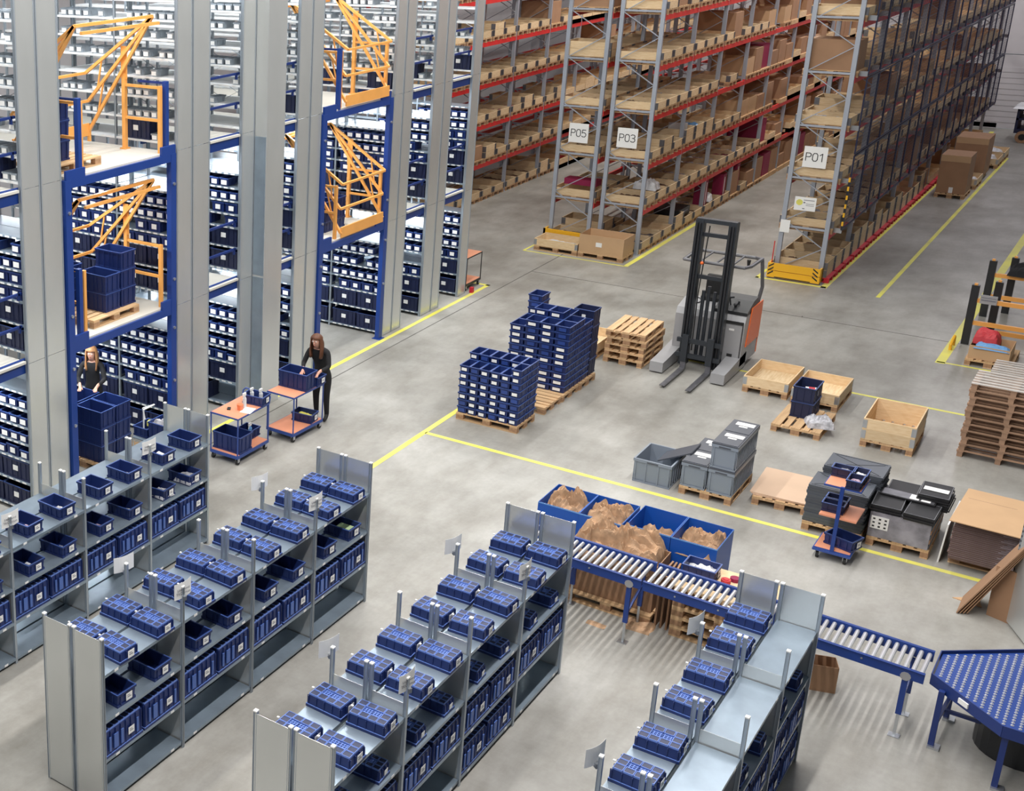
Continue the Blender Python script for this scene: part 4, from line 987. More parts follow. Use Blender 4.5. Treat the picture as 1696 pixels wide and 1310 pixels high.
# leaning sheets by the cabinet
for k in range(4):
    o = solo('leaning_sheet', MB().box(0, 0, 0, 2.3, 0.55, 0.014).mesh('s', 'cardboard'), f'long brown cardboard sheet leaning by the grey cabinet, {ORD[k]} from the top', 'sheet', (8.50 + 0.035 * k, -1.22 + 0.02 * k, 0.008), 0.0, 'leaning cardboard sheets'); o.rotation_euler = (0.0, -1.12 - 0.01 * k, 0.0)
o = solo('leaning_sheet', MB().box(0, 0, 0, 0.30, 0.02, 0.75).mesh('s', 'cardboard'), 'upright brown sheet between the leaning sheets and the grey cabinet', 'sheet', (8.80, -1.0, 0), -0.35)
o = solo('board_sheet', MB().prism([(0, 0), (0.35, 0.05), (0.2, 0.3)], 0, 0.01).mesh('s', 'cardboard_light'), 'small brown sheet lying on the floor behind the leaning sheets', 'sheet', (8.38, -0.78, 0), -0.3)
t = thing('metal_cabinet', 'grey perforated metal cabinet side at the right edge of the picture', 'cabinet', (8.98, -0.98, 0), -1.1)
part(t, 'side_sheet', MB().box(0.02, 0, 0.03, 1.6, 0.02, 2.2).mesh('s', 'galvanised_sheet')); part(t, 'post', MB().box(0, 0, 0, 0.05, 0.05, 2.2).mesh('p', 'post_grey'))
for k in range(30): part(t, 'slot', MB().box(0.012, -0.002, 0.05 + k * 0.07, 0.038, 0.0, 0.08 + k * 0.07).mesh('sl', 'print_black'))

# ---------------------------------------------------------------- blue bin stacks
def bin_lab(w, d, h, nx=2):
    b = bin_body(w, d, h, nx, 2, band=False); b.box(-w * 0.28, -d / 2 - 0.003, h * 0.25, w * 0.22, -d / 2 - 0.0005, h * 0.68, 2); return b.mesh('bin', ('bin_blue', 'bin_rib', 'white_card'))
ST_A = bin_lab(0.197, 0.40, 0.134); ST_A2 = bin_body(0.197, 0.40, 0.134, 2, 2, band=False); ST_A2.box(-0.06, -0.203, 0.03, 0.06, -0.2, 0.1, 2); ST_A2 = ST_A2.mesh('bin', ('bin_blue', 'bin_rib', 'bin_patch_blue'))
ST_B = bin_lab(0.297, 0.40, 0.134, 3); ST_B2 = bin_body(0.297, 0.40, 0.134, 3, 2, band=False); ST_B2.box(-0.07, -0.203, 0.03, 0.07, -0.2, 0.1, 2); ST_B2 = ST_B2.mesh('bin', ('bin_blue', 'bin_rib', 'bin_patch_blue'))
mk_pallet((0.73, 1.36, 0), pi / 2, 'wooden pallet under the near stack of blue bins', GP)
rs = random.Random(5)
for c in range(6):
    for r_ in range(2):
        for k in range(7 + (r_ == 1) + (c == 5 and r_ == 0)):
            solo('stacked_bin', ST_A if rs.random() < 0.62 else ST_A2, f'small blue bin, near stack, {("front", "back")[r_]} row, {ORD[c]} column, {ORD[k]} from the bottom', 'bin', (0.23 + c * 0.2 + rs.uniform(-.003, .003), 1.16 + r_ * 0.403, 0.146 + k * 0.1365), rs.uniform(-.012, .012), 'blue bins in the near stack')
for k in range(3): mk_pallet((0.76 + 0.02 * k, 2.54 + k * 0.83, 0), pi / 2, f'wooden pallet under the far stack of blue bins, {("nearest, half empty", "middle", "furthest")[k]}', GP)
for c in range(4):
    for r_ in range(3):
        n = 9 + (c > 0) + (r_ == 2 and c == 0) * 3 + (r_ == 1 and c in (1, 2))
        if c == 3 and r_ == 2: n = 9
        for k in range(n):
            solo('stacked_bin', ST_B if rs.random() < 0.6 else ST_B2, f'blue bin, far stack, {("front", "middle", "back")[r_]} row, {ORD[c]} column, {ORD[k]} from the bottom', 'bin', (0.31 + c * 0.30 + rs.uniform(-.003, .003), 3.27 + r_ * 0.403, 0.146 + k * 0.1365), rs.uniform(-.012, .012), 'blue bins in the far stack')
for k in range(4): solo('storage_bin', ME['bin_l'], f'large blue bin at the far right of the far bin stack, {ORD[k]} from the bottom', 'bin', (1.15, 4.5, 0.146 + k * 0.345), 0, 'large blue bins behind the far stack').scale = (0.68, 1, 1)

# ---------------------------------------------------------------- blue collecting bins with kraft paper
def big_blue(x, y, lab, notch=False):
    t = thing('collecting_box', lab, 'box', (x, y, 0), 0, 'bright blue collecting boxes')
    part(t, 'box_wall', open_box(MB(), 0.598, 0.76, 1.0, t=0.01, taper=0.0).mesh('bb', 'bin_bright'))
    part(t, 'rim', (lambda m: (rim(m, 0.594, 0.756, 0.985, 1.0, 0.003), m)[1])(MB()).mesh('rim', 'light_blue'))
for i, x in enumerate((3.79, 4.39, 5.03, 5.635)):
    big_blue(x, -3.06 if i < 2 else -2.98, f'bright blue collecting box, {ORD[i]} from the left, holding brown packing paper')
    if i != 2: solo('packing_paper', crumple(0.56, 0.66, 0.40, 20 + i, 34, 1.5, 6.0, 'kraft_paper', 0.2), f'crumpled brown paper in the blue box {ORD[i]} from the left', 'paper', (x, -3.05, 0.78), 0, 'crumpled brown paper')
    else: solo('packing_paper', crumple(0.5, 0.5, 0.3, 23, 24, 1.5, 5, 'kraft_paper', 0.15), 'crumpled brown paper low in the blue box third from the left', 'paper', (x + 0.05, -3.12, 0.76), 0, 'crumpled brown paper')
# brown gaylord in front of them
mk_pallet((4.82, -3.76, 0), pi / 2, 'wooden pallet under the big brown paper box behind the conveyor', GP)
t = thing('large_carton', 'big open brown carton heaped with packing paper behind the conveyor', 'box', (4.80, -3.76, 0.146))
part(t, 'carton_wall', open_box(MB(), 1.18, 0.60, 0.68, t=0.012, taper=0).mesh('carton', 'cardboard'))
solo('packing_paper', crumple(1.16, 0.74, 0.52, 31, 64, 1.6, 5.0, 'kraft_paper', 0.35), 'great heap of crumpled brown paper in the carton behind the conveyor', 'paper', (4.74, -3.72, 0.70), 0, 'crumpled brown paper')
# packing table: stack of pallets with a board
for k in range(5): mk_pallet((6.28, -3.80, 0.0005 + k * 0.1445), pi / 2, f'wooden pallet under the packing board behind the conveyor, {ORD[k]} from the floor', GP)
for k in range(3): solo('standing_board', MB().box(-0.012, -0.25, 0, 0.012, 0.25, 0.78).mesh('sb', 'cardboard'), f'brown board standing upright behind the conveyor, {ORD[k]} from the left', 'board', (5.47 + k * 0.06, -3.86, 0), 0.05 * k, 'standing brown boards')
solo('packing_board', MB().box(-0.62, -0.42, 0, 0.62, 0.42, 0.02).mesh('pb', 'wood_new'), 'pale wooden board on the pallet stack behind the conveyor', 'board', (6.27, -3.78, 0.728), 0)
o = mk_open((5.86, -3.72, 0.75), 0, 'blue bin of white packets on the packing board', 'bins beside the conveyor')
solo('packed_goods', crumple(0.38, 0.27, 0.13, 50, 16, 1.4, 14, 'white_plastic'), 'white packets in the blue bin on the packing board', 'goods', (5.86, -3.72, 0.80), 0)
solo('tape_roll', MB().cyl((0, 0, 0), (0, 0, 0.05), 0.06, 16).cyl((0, 0, 0.05), (0, 0, 0.06), 0.035, 12).mesh('t', 'red_stock'), 'red tape roll on the packing board', 'tape', (6.17, -3.72, 0.749))
solo('tape_roll', MB().cyl((0, 0, 0), (0, 0, 0.05), 0.06, 16).mesh('t', 'magenta_board'), 'dark tape roll beside the red one on the packing board', 'tape', (6.25, -3.6, 0.749))
solo('small_carton', MB().box(-0.1, -0.08, 0, 0.1, 0.08, 0.06).mesh('c', 'cardboard'), 'small brown carton at the right end of the packing board', 'box', (6.66, -3.72, 0.749), 0.2)

# ---------------------------------------------------------------- roller conveyor
RO = MB().cyl((0, -0.262, 0), (0, 0.262, 0), 0.025, 10).cyl((0, -0.28, 0), (0, 0.28, 0), 0.008, 6).mesh('roller', 'roller')
def rail_mb(l, z0, s): 
    m = MB(); m.box(0, -0.012, z0 - 0.10, l, 0.012, z0 + 0.035); m.box(0, -0.03 if s < 0 else 0.0, z0 + 0.025, l, 0.0 if s < 0 else 0.03, z0 + 0.035); return m
def conveyor(x0, x1, z0, z1, yc, legs, lab):
    t = thing('roller_conveyor', lab, 'conveyor', (x0, yc, 0), 0, 'roller conveyor sections')
    l = x1 - x0; sl = math.atan2(z1 - z0, l); z = (z0 + z1) / 2
    for s in (-1, 1):
        part(t, 'side_rail', rail_mb(l, 0.0, s).mesh('rail', 'blue_steel'), (0, s * 0.29, z0), (0, -sl, 0))
    n = int(l / 0.083)
    for i in range(n):
        x = 0.045 + i * 0.083; part(t, 'roller', RO, (x, 0, z0 + (z1 - z0) * x / l - 0.005))
    for lx in legs:
        zz = z0 + (z1 - z0) * lx / l - 0.1
        for s in (-1, 1):
            g = part(t, 'leg', MB().box(lx - 0.03, s * 0.27 - 0.02, 0.30, lx + 0.03, s * 0.27 + 0.02, zz - 0.02).mesh('leg', 'blue_steel'))
            part(g, 'foot_tube', MB().box(lx - 0.015, s * 0.27 - 0.012, 0.01, lx + 0.015, s * 0.27 + 0.012, 0.36).box(lx - 0.06, s * 0.27 - 0.05, 0, lx + 0.06, s * 0.27 + 0.05, 0.012).mesh('tube', 'steel'))
            part(g, 'hinge_plate', MB().cyl((lx, s * 0.302, zz + 0.03), (lx, s * 0.308, zz + 0.03), 0.055, 10).mesh('plate', 'truck_grey'))
        part(t, 'leg_brace', MB().bar((lx, -0.27, 0.42), (lx, 0.27, 0.62), 0.03).mesh('brace', 'blue_steel'))
    for bx in (0.4, l * 0.6): part(t, 'bolt', MB().cyl((bx, -0.302, z - 0.03), (bx, -0.312, z - 0.03), 0.012).mesh('bolt', 'steel'))
    return t
conveyor(3.75, 5.43, 0.985, 0.955, -4.49, (0.62, 1.53), 'blue roller conveyor, left section behind the third shelving run')
conveyor(5.45, 6.98, 0.955, 0.93, -4.49, (1.42,), 'blue roller conveyor, middle section running behind the fourth shelving run')
conveyor(7.0, 8.58, 0.93, 0.885, -4.49, (1.40,), 'blue roller conveyor, right section leading to the ball table')
# loose paper below
solo('packing_paper', crumple(0.35, 0.3, 0.12, 61, 16, 1.6, 8, 'kraft_paper'), 'scrap of brown paper on the floor under the conveyor', 'paper', (5.32, -4.25, 0), 0, 'paper scraps')
solo('packing_paper', crumple(0.25, 0.12, 0.03, 62, 10, 1.6, 8, 'kraft_paper'), 'thin strip of brown paper on the floor in front of the conveyor', 'paper', (4.85, -4.55, 0), 0, 'paper scraps')
# ball transfer table
PTS = [(8.62, -3.95), (8.62, -4.55), (9.38, -5.2), (10.6, -5.2), (10.6, -3.1), (9.4, -3.27)]
t = thing('ball_table', 'blue ball transfer table fanning out at the end of the conveyor', 'table', (0, 0, 0))
ins = [(8.64, -3.97), (8.64, -4.54), (9.39, -5.18), (10.58, -5.18), (10.58, -3.13), (9.41, -3.3)]
part(t, 'table_plate', MB().prism(ins[::1][::-1], 0.79, 0.80).mesh('plate', 'blue_steel'))
fm = MB()
for a, b in zip(PTS, PTS[1:] + PTS[:1]): fm.bar((a[0], a[1], 0.76), (b[0], b[1], 0.76), 0.012, 0.14)
part(t, 'rim_plate', fm.mesh('rim', 'rail_blue'))
def inside(x, y):
    c = False; n = len(ins)
    for i in range(n):
        (x1, y1), (x2, y2) = ins[i], ins[(i + 1) % n]
        if (y1 > y) != (y2 > y) and x < (x2 - x1) * (y - y1) / (y2 - y1) + x1: c = not c
    return c
bl = MB(); i = 0
while 8.7 + i * 0.075 < 10.5:
    x = 8.70 + i * 0.075
    for j in range(36):
        y = -5.2 + j * 0.058 + (0.03 if i % 2 else 0)
        if inside(x, y) and inside(x, y + 0.04) and inside(x, y - 0.04) and inside(x - 0.04, y): bl.cyl((x, y, 0.80), (x, y, 0.805), 0.018, 8, 0).ball((x, y, 0.806), 0.011, 0, 6, 4)
    i += 1
part(t, 'ball_units', bl.mesh('balls', 'roller'), kind='stuff')
for x, y in ((8.76, -4.72), (8.8, -4.0), (9.42, -5.12), (10.5, -5.1), (10.5, -3.3)):
    g = part(t, 'leg', MB().box(x - 0.03, y - 0.03, 0.03, x + 0.03, y + 0.03, 0.74).mesh('leg', 'rail_blue'))
    part(g, 'foot_plate', MB().box(x - 0.03, y - 0.07, 0, x + 0.09, y + 0.05, 0.03).mesh('foot', 'steel'))
part(t, 'cross_rail', MB().bar((8.76, -4.72, 0.3), (8.8, -4.0, 0.3), 0.04).bar((8.8, -4.35, 0.3), (10.2, -4.35, 0.3), 0.04).mesh('cross', 'rail_blue'))
part(t, 'rating_plate', MB().bar((8.93, -4.835, 0.76), (9.03, -4.92, 0.76), 0.016, 0.06).mesh('pl', 'white_card'))
solo('black_drum', MB().cyl((0, 0, 0), (0, 0, 0.42), 0.46, 28).cyl((0, 0, 0.42), (0, 0, 0.44), 0.48, 28).mesh('drum', 'black_paint'), 'wide black tub under the ball table', 'tub', (9.55, -4.15, 0))
o = solo('open_carton', open_box(MB(), 0.30, 0.26, 0.36, t=0.006, taper=0).mesh('oc', 'cardboard'), 'tall narrow open brown carton on the floor below the conveyor', 'box', (7.5, -4.22, 0), 0.35)

# ---------------------------------------------------------------- trolleys
CAST = MB().cyl((-0.018, 0, 0.05), (0.018, 0, 0.05), 0.05, 14).mesh('tyre', 'rubber')
FORK = MB().box(-0.028, -0.03, 0.05, -0.022, 0.03, 0.12).box(0.022, -0.03, 0.05, 0.028, 0.03, 0.12).box(-0.028, -0.04, 0.115, 0.028, 0.04, 0.125).mesh('fork', 'steel')
def casters(t, xs, ys, z=0.0):
    for x in xs:
        for y in ys:
            c = part(t, 'caster', FORK, (x, y, z)); part(c, 'wheel', CAST)
def table_cart(w, l, hz_=0.88, frame='trolley_blue', handle=True):
    t = thing('table_trolley', '', 'trolley')
    casters(t, (-w / 2 + 0.04, w / 2 - 0.04), (-l / 2 + 0.06, l / 2 - 0.06))
    for z, n in ((0.17, 'lower_shelf'), (hz_, 'upper_shelf')):
        s = part(t, n, MB().box(-w / 2 + 0.012, -l / 2 + 0.012, z, w / 2 - 0.012, l / 2 - 0.012, z + 0.018).mesh('board', 'trolley_board'))
        part(s, 'shelf_edge', (lambda m: (rim(m, w - 0.026, l - 0.026, z - 0.012, z + 0.014, 0.013), m)[1])(MB()).mesh('edge', frame))
    part(t, 'under_frame', MB().box(-w / 2, -l / 2, 0.125, w / 2, l / 2, 0.155).mesh('uf', frame))
    for x in (-1, 1):
        for y in (-1, 1): part(t, 'leg', MB().cyl((x * (w / 2 - 0.012), y * (l / 2 - 0.012), 0.15), (x * (w / 2 - 0.012), y * (l / 2 - 0.012), hz_), 0.013).mesh('leg', frame))
    if handle: part(t, 'push_handle', MB().path([(-w / 2 + 0.01, l / 2, hz_), (-w / 2 + 0.01, l / 2 + 0.03, hz_ + 0.12), (-w / 2 + 0.05, l / 2 + 0.05, hz_ + 0.16), (w / 2 - 0.05, l / 2 + 0.05, hz_ + 0.16), (w / 2 - 0.01, l / 2 + 0.03, hz_ + 0.12), (w / 2 - 0.01, l / 2, hz_)], 0.014).mesh('h', frame))
    return t
CA = (-2.17, -2.90, 0.0); CB = (-1.93, -1.45, 0.0)
t = table_cart(0.60, 0.98); t.location = CA; t.rotation_euler = (0, 0, 0.0); tag(t, 'blue table trolley with orange shelves and a spray bottle on top', 'trolley', 'blue table trolleys')
t = copy_tree(t, CB, -0.03, 'blue table trolley with orange shelves, beside the standing woman', 'blue table trolleys')
zt = 0.90
mk_open((CA[0] + 0.1, CA[1] + 0.36, zt), 0.1, 'blue bin with white bottles at the far end of the nearer trolley top', 'bins on the trolleys')
mk_open((CA[0] - 0.08, CA[1] + 0.36 + 0.0, 0.19), 1.6, 'blue bin on the lower shelf of the nearer trolley', 'bins on the trolleys')
solo('large_bin', ME['bin_large'], 'large open blue bin at the near end of the nearer trolley, lower shelf', 'bin', (CA[0] - 0.0, CA[1] - 0.22, 0.19), 0.0)
def bottle(x, y, z, lab, h=0.18, body='white_plastic', top='white_card'):
    t = thing('spray_bottle', lab, 'bottle', (x, y, z)); part(t, 'bottle_body', MB().cyl((0, 0, 0), (0, 0, h * 0.6), 0.035, 12).cyl((0, 0, h * 0.6), (0, 0, h * 0.8), 0.035, 12, 0, 0.012).mesh('b', body))
    part(t, 'trigger_head', MB().box(-0.015, -0.05, h * 0.8, 0.015, 0.03, h).bar((0, -0.035, h * 0.85), (0, -0.05, h * 0.6), 0.01).mesh('th', top))
bottle(CA[0] + 0.06, CA[1] + 0.05, zt, 'spray bottle with white head beside the orange cup on the nearer trolley', 0.27)
solo('plastic_cup', MB().cyl((0, 0, 0), (0, 0, 0.10), 0.05, 14, 0, 0.06).mesh('cup', 'clear_orange'), 'orange plastic container on the nearer trolley top', 'cup', (CA[0] + 0.07, CA[1] - 0.1, zt))
bottle(CA[0] + 0.16, CA[1] + 0.42, zt + 0.02, 'white bottle in the far bin of the nearer trolley', 0.24)
bottle(CA[0] - 0.02, CA[1] + 0.40, zt + 0.02, 'second white bottle in the far bin of the nearer trolley', 0.22)
bottle(CA[0] - 0.02, CA[1] + 0.36, 0.21, 'blue bottle in the lower bin of the nearer trolley', 0.26, 'light_blue')
solo('scanner', MB().box(-0.03, -0.05, 0, 0.03, 0.05, 0.02).mesh('s', 'black_paint'), 'small black device on the nearer trolley top', 'device', (CA[0] - 0.1, CA[1] - 0.2, zt), 0.5)
solo('paper_sheet', MB().box(-0.1, -0.14, 0, 0.1, 0.14, 0.002).mesh('p', 'white_card'), 'white paper lying on the nearer trolley top', 'paper', (CA[0] + 0.2, CA[1] - 0.05, zt), 0.2)
solo('large_bin', ME['bin_large'], 'large open blue bin on the trolley beside the standing woman', 'bin', (CB[0] + 0.0, CB[1] + 0.06, zt), 0.02)
mk_open((CB[0] + 0.12, CB[1] + 0.38, zt), 0, 'small blue bin at the far end of the trolley beside the standing woman', 'bins on the trolleys')
mk_open((CB[0] + 0.08, CB[1] + 0.22, 0.19), 0.1, 'dark bin of yellow packets on the lower shelf beside the standing woman', 'bins on the trolleys')
solo('packed_goods', crumple(0.34, 0.22, 0.08, 71, 12, 1.0, 12, 'yellow_stock'), 'yellow packets in the lower bin beside the standing woman', 'goods', (CB[0] + 0.08, CB[1] + 0.22, 0.26))
t = table_cart(0.5, 0.85, 0.85, 'black_paint', False); t.location = (-3.62, 9.12, 0); tag(t, 'dark table trolley with orange shelves at the far end of the mezzanine', 'trolley')
solo('red_block', MB().box(-0.04, -0.05, 0, 0.04, 0.05, 0.14).mesh('r', 'red_plastic'), 'small red stop on the floor beside the far trolley', 'stop', (-3.22, 8.72, 0))
# wire trolley behind the first run
t = thing('wire_trolley', 'pale metal trolley with looped handle behind the first shelving run', 'trolley', (-2.45, -4.78, 0), -pi / 2)
casters(t, (-0.25, 0.25), (-0.35, 0.35))
part(t, 'upper_shelf', MB().box(-0.3, -0.42, 0.86, 0.3, 0.42, 0.88).mesh('s', 'shelf_sheet')); part(t, 'lower_shelf', MB().box(-0.3, -0.42, 0.14, 0.3, 0.42, 0.16).mesh('s', 'shelf_sheet'))
for x in (-0.29, 0.29):
    for y in (-0.41, 0.41): part(t, 'leg', MB().cyl((x, y, 0.13), (x, y, 0.87), 0.012).mesh('leg', 'steel'))
part(t, 'push_handle', MB().path([(-0.29, -0.41, 0.87), (-0.29, -0.62, 0.95), (-0.29, -0.66, 1.15), (-0.29, -0.41, 1.28), (0.0, -0.41, 1.28), (0.0, -0.41, 0.87)], 0.014).mesh('h', 'white_shelf'))
solo('large_bin', ME['bin_large'], 'large blue bin full of black and white packets on the pale trolley', 'bin', (-2.30, -4.80, 0.882), 0.0)
solo('packed_goods', crumple(0.5, 0.34, 0.26, 81, 18, 1.5, 8, 'plastic_bag'), 'black and white packets in the big bin on the pale trolley', 'goods', (-2.30, -4.80, 1.08))
mk_open((-2.76, -4.80, 0.882), 1.57, 'small blue bin with a yellow sponge on the pale trolley', 'bins on the trolleys')
solo('sponge', MB().box(-0.06, -0.05, 0, 0.06, 0.05, 0.08).mesh('s', 'yellow_stock'), 'yellow sponge in the small bin on the pale trolley', 'sponge', (-2.76, -4.7, 0.99), 0.3)
# left goods bay floor: pallet with tall bin stack
mk_pallet((-4.0, -4.50, 0), 0, 'wooden pallet under the tall bin stack in the left goods bay', GP)
for r_ in range(2):
    for k in range(3): solo('large_bin', ME['bin_large'], f'large blue bin, left goods bay, {("front", "back")[r_]} column, {ORD[k]} from the bottom', 'bin', (-3.90, -4.84 + r_ * 0.42, 0.146 + k * 0.323), 0.0, 'large bins in the left goods bay').scale = (1, 1, 1)
for k in range(4): solo('large_bin', ME['bin_mid'], f'medium blue bin at the back of the left goods bay, {ORD[k]} from the bottom', 'bin', (-4.60, -4.45, 0.146 + k * 0.222), 1.57, 'medium bins in the left goods bay')
for k in range(5): solo('large_bin', ME['bin_mid'], f'medium blue bin beside the post in the left goods bay, {ORD[k]} from the bottom', 'bin', (-4.55, -5.6, 0.0 + k * 0.222), 1.57, 'medium bins in the left goods bay')
# tall trolley by the folded crates
t = thing('shelf_trolley', 'narrow blue trolley with three orange shelves in front of the folded crates', 'trolley', (6.84, -0.42, 0))
casters(t, (-0.18, 0.18), (-0.24, 0.2))
part(t, 'base_frame', MB().box(-0.25, -0.3, 0.125, 0.25, 0.3, 0.16).mesh('b', 'trolley_blue'))
part(t, 'mast', MB().box(-0.025, -0.29, 0.15, 0.025, -0.25, 1.2).mesh('m', 'blue_steel'))
for z, n in ((0.16, 'lower_shelf'), (0.70, 'middle_shelf'), (1.18, 'upper_shelf')):
    s = part(t, n, MB().box(-0.23, -0.27, z, 0.23, 0.27, z + 0.018).mesh('sb', 'trolley_board')); part(s, 'shelf_edge', (lambda m: (rim(m, 0.46, 0.54, z - 0.01, z + 0.014, 0.012), m)[1])(MB()).mesh('e', 'trolley_blue' if z < .2 or z > 1 else 'trolley_board'))
SB = bin_body(0.2, 0.3, 0.14, 2, 2).mesh('sb', ('bin_dark', 'bin_rib'))
for i, (x, y, z, rz, lb) in enumerate(((6.75, -0.26, 1.2, 1.57, 'back left'), (6.97, -0.28, 1.2, 0, 'back right'), (6.96, -0.56, 1.2, 0, 'front right'), (6.74, -0.5, 0.72, 1.57, 'front left'), (6.74, -0.28, 0.72, 1.57, 'back left'))):
    solo('small_bin', SB, f'small dark bin, {"upper" if z > 1 else "middle"} shelf of the narrow blue trolley, {lb}', 'bin', (x, y, z), rz, 'bins on the narrow trolley')
    if z > 1: solo('packed_goods', PACKS[i], f'white slips in the dark bin on the narrow trolley, {lb}', 'goods', (x, y, z + 0.05), 0, 'slips on the narrow trolley').scale = (0.7, 0.8, 0.7)
mk_open((6.92, -0.42, 0.18), -0.3, 'dark blue bin with a white label on the lowest shelf of the narrow trolley', 'bins on the narrow trolley')

# ---------------------------------------------------------------- orange frame rack at the right edge
t = thing('guard_rack', 'rack frame with black padded posts and orange cross bars at the right edge', 'rack', (6.75, 11.5, 0))
for i, (x, y) in enumerate(((0, 0), (0.35, 0.55), (0, 2.4), (0.35, 2.95))):
    c = part(t, 'padded_post', MB().box(x - 0.07, y - 0.05, 0, x + 0.07, y + 0.05, 1.32).mesh('pp', 'black_paint')); part(c, 'post_core', MB().box(x - 0.03, y - 0.03, 1.32, x + 0.03, y + 0.03, 1.36).mesh('pc', 'orange_steel'))
for x, y, zz in ((0, 0.0, (0.45, 0.95)), (0.0, 2.4, (0.45, 0.95)), (0.3, 0.55, (0.15,))):
    for z in zz: part(t, 'cross_bar', MB().box(x, y - 0.03, z, 2.4, y + 0.03, z + 0.09).mesh('cb', 'orange_steel'))
part(t, 'label_holder', MB().box(0.12, -0.06, 0.95, 0.42, -0.04, 1.14).box(0.14, -0.065, 1.02, 0.40, -0.06, 1.04, 1).box(0.14, -0.065, 1.08, 0.40, -0.06, 1.09, 1).mesh('lh', ('truck_grey', 'print_grey')))
part(t, 'far_post', MB().box(1.35, 0.0, 0, 1.42, 0.07, 1.1).box(1.35, 2.4, 0, 1.42, 2.47, 1.1).mesh('fp', 'black_paint'))
solo('black_jacket', crumple(0.5, 0.4, 0.35, 91, 16, 1.2, 5, 'black_cloth', 0.5), 'black garment hung over the guard rack at the right edge', 'garment', (7.3, 13.95, 1.05))
mk_pallet((7.35, 10.6, 0), 0, 'wooden pallet under the carton with a red bag by the guard rack', GP)
solo('carton', open_box(MB(), 0.7, 0.8, 0.28, t=0.01, taper=0).mesh('c', 'cardboard_light'), 'open brown carton in front of the guard rack', 'box', (7.33, 10.45, 0.146))
solo('red_bag', crumple(0.45, 0.5, 0.34, 92, 16, 1.3, 5, 'red_stock', 0.6), 'dark red bag on the carton by the guard rack', 'bag', (7.2, 10.6, 0.38))
solo('blue_film', crumple(0.6, 0.35, 0.12, 93, 12, 1.3, 5, 'light_blue', 0.4), 'light blue film in the carton by the guard rack', 'film', (7.35, 10.2, 0.38))
t = thing('floor_bracket', 'yellow and dark hoop bracket on the floor line by the guard rack', 'bracket', (6.58, 11.0, 0))
part(t, 'hoop', MB().path([(0, -0.15, 0.0), (0, -0.15, 0.12), (0, 0.25, 0.2), (0, 0.25, 0)], 0.03).mesh('h', 'safety_yellow'))

# ---------------------------------------------------------------- reach truck
t = thing('reach_truck', 'grey and orange reach truck with tall black mast facing the camera', 'forklift', (2.85, 0, 0))
for s, nm in ((-1, 'left'), (1, 'right')):
    x0 = -0.76 if s < 0 else 0.42
    x1 = x0 + 0.26
    m = MB().xprism([(5.72, 0.03), (7.15, 0.03), (7.15, 0.36), (6.1, 0.26), (5.72, 0.24)], x0, x1)
    part(t, 'support_arm', m.mesh('arm', 'truck_grey'))
    part(t, 'load_wheel', MB().cyl((x0 + 0.05, 5.95, 0.12), (x1 - 0.05, 5.95, 0.12), 0.12, 14).mesh('lw', 'rubber'))
    xm = -0.31 * 1.0 if s < 0 else 0.31
    mb = MB().box(xm - 0.075, 6.30, 0.10, xm + 0.075, 6.36, 3.18).box(xm - 0.075, 6.36, 0.1, xm - 0.045, 6.5, 3.18).box(xm + 0.045, 6.36, 0.1, xm + 0.075, 6.5, 3.18)
    part(t, 'mast_channel', mb.mesh('mc', 'mast_black'))
    part(t, 'mast_channel', MB().box(xm - 0.04, 6.24, 0.16, xm - 0.015, 6.34, 3.12).box(xm + 0.015, 6.24, 0.16, xm + 0.04, 6.34, 3.12).mesh('mi', 'black_paint'))
    xf = xm * 0.79
    k = part(t, 'fork', MB().xprism([(4.92, 0.05), (6.2, 0.035), (6.2, 0.55), (6.14, 0.55), (6.14, 0.08), (4.92, 0.062)], xf - 0.05, xf + 0.05).mesh('fork', 'worn_steel'))
    part(k, 'fork_carrier', MB().box(xf - 0.06, 6.1, 0.22, xf + 0.06, 6.16, 0.80).mesh('fc', 'mast_black'))
for z in (0.30, 0.62): part(t, 'carriage_bar', MB().box(-0.42, 6.16, z, 0.42, 6.22, z + 0.09).mesh('cb', 'mast_black'))
part(t, 'mast_crosshead', MB().box(-0.38, 6.32, 3.12, 0.38, 6.46, 3.2).mesh('ch', 'mast_black'))
for z in (2.83, 1.95): part(t, 'mast_tie', MB().box(-0.25, 6.38, z, 0.25, 6.44, z + 0.08).mesh('mt', 'mast_black'))
for x in (-0.1, 0.0, 0.12): part(t, 'lift_cylinder', MB().cyl((x, 6.44, 0.25), (x, 6.44, 1.7 + (0.1 if x == 0 else 0)), 0.035).mesh('lc', 'mast_black'))
part(t, 'hydraulic_hose', MB().path([(-0.18, 6.4, 0.4), (-0.2, 6.42, 1.6), (-0.14, 6.42, 3.05)], 0.012, 6).path([(-0.2, 6.28, 0.6), (-0.25, 6.2, 0.4), (-0.1, 6.2, 0.35)], 0.012, 6).mesh('hh', 'rubber'))
part(t, 'warning_tag', MB().ball((-0.17, 6.30, 2.3), 0.035).mesh('wt', 'truck_orange'))
b = part(t, 'truck_body', MB().xprism([(6.72, 0.12), (7.85, 0.12), (7.85, 1.15), (7.35, 1.30), (6.78, 1.18), (6.72, 1.05)], -0.66, 0.68).mesh('tb', 'truck_grey'))
part(b, 'side_panel', MB().xprism([(6.95, 0.5), (7.86, 0.5), (7.86, 1.3), (7.1, 1.3)], 0.68, 0.70).box(0.28, 7.85, 0.15, 0.69, 7.87, 1.2).mesh('sp', 'truck_orange'))
part(b, 'battery_door', MB().box(0.30, 6.705, 0.2, 0.64, 6.72, 1.0).mesh('bd', 'truck_grey')); part(b, 'door_seam', MB().box(0.275, 6.70, 0.16, 0.29, 6.72, 1.08).box(0.65, 6.70, 0.16, 0.66, 6.72, 1.08).box(0.29, 6.70, 1.02, 0.65, 6.72, 1.08).box(0.42, 6.70, 0.28, 0.52, 6.71, 0.38).mesh('ds', 'rubber'))
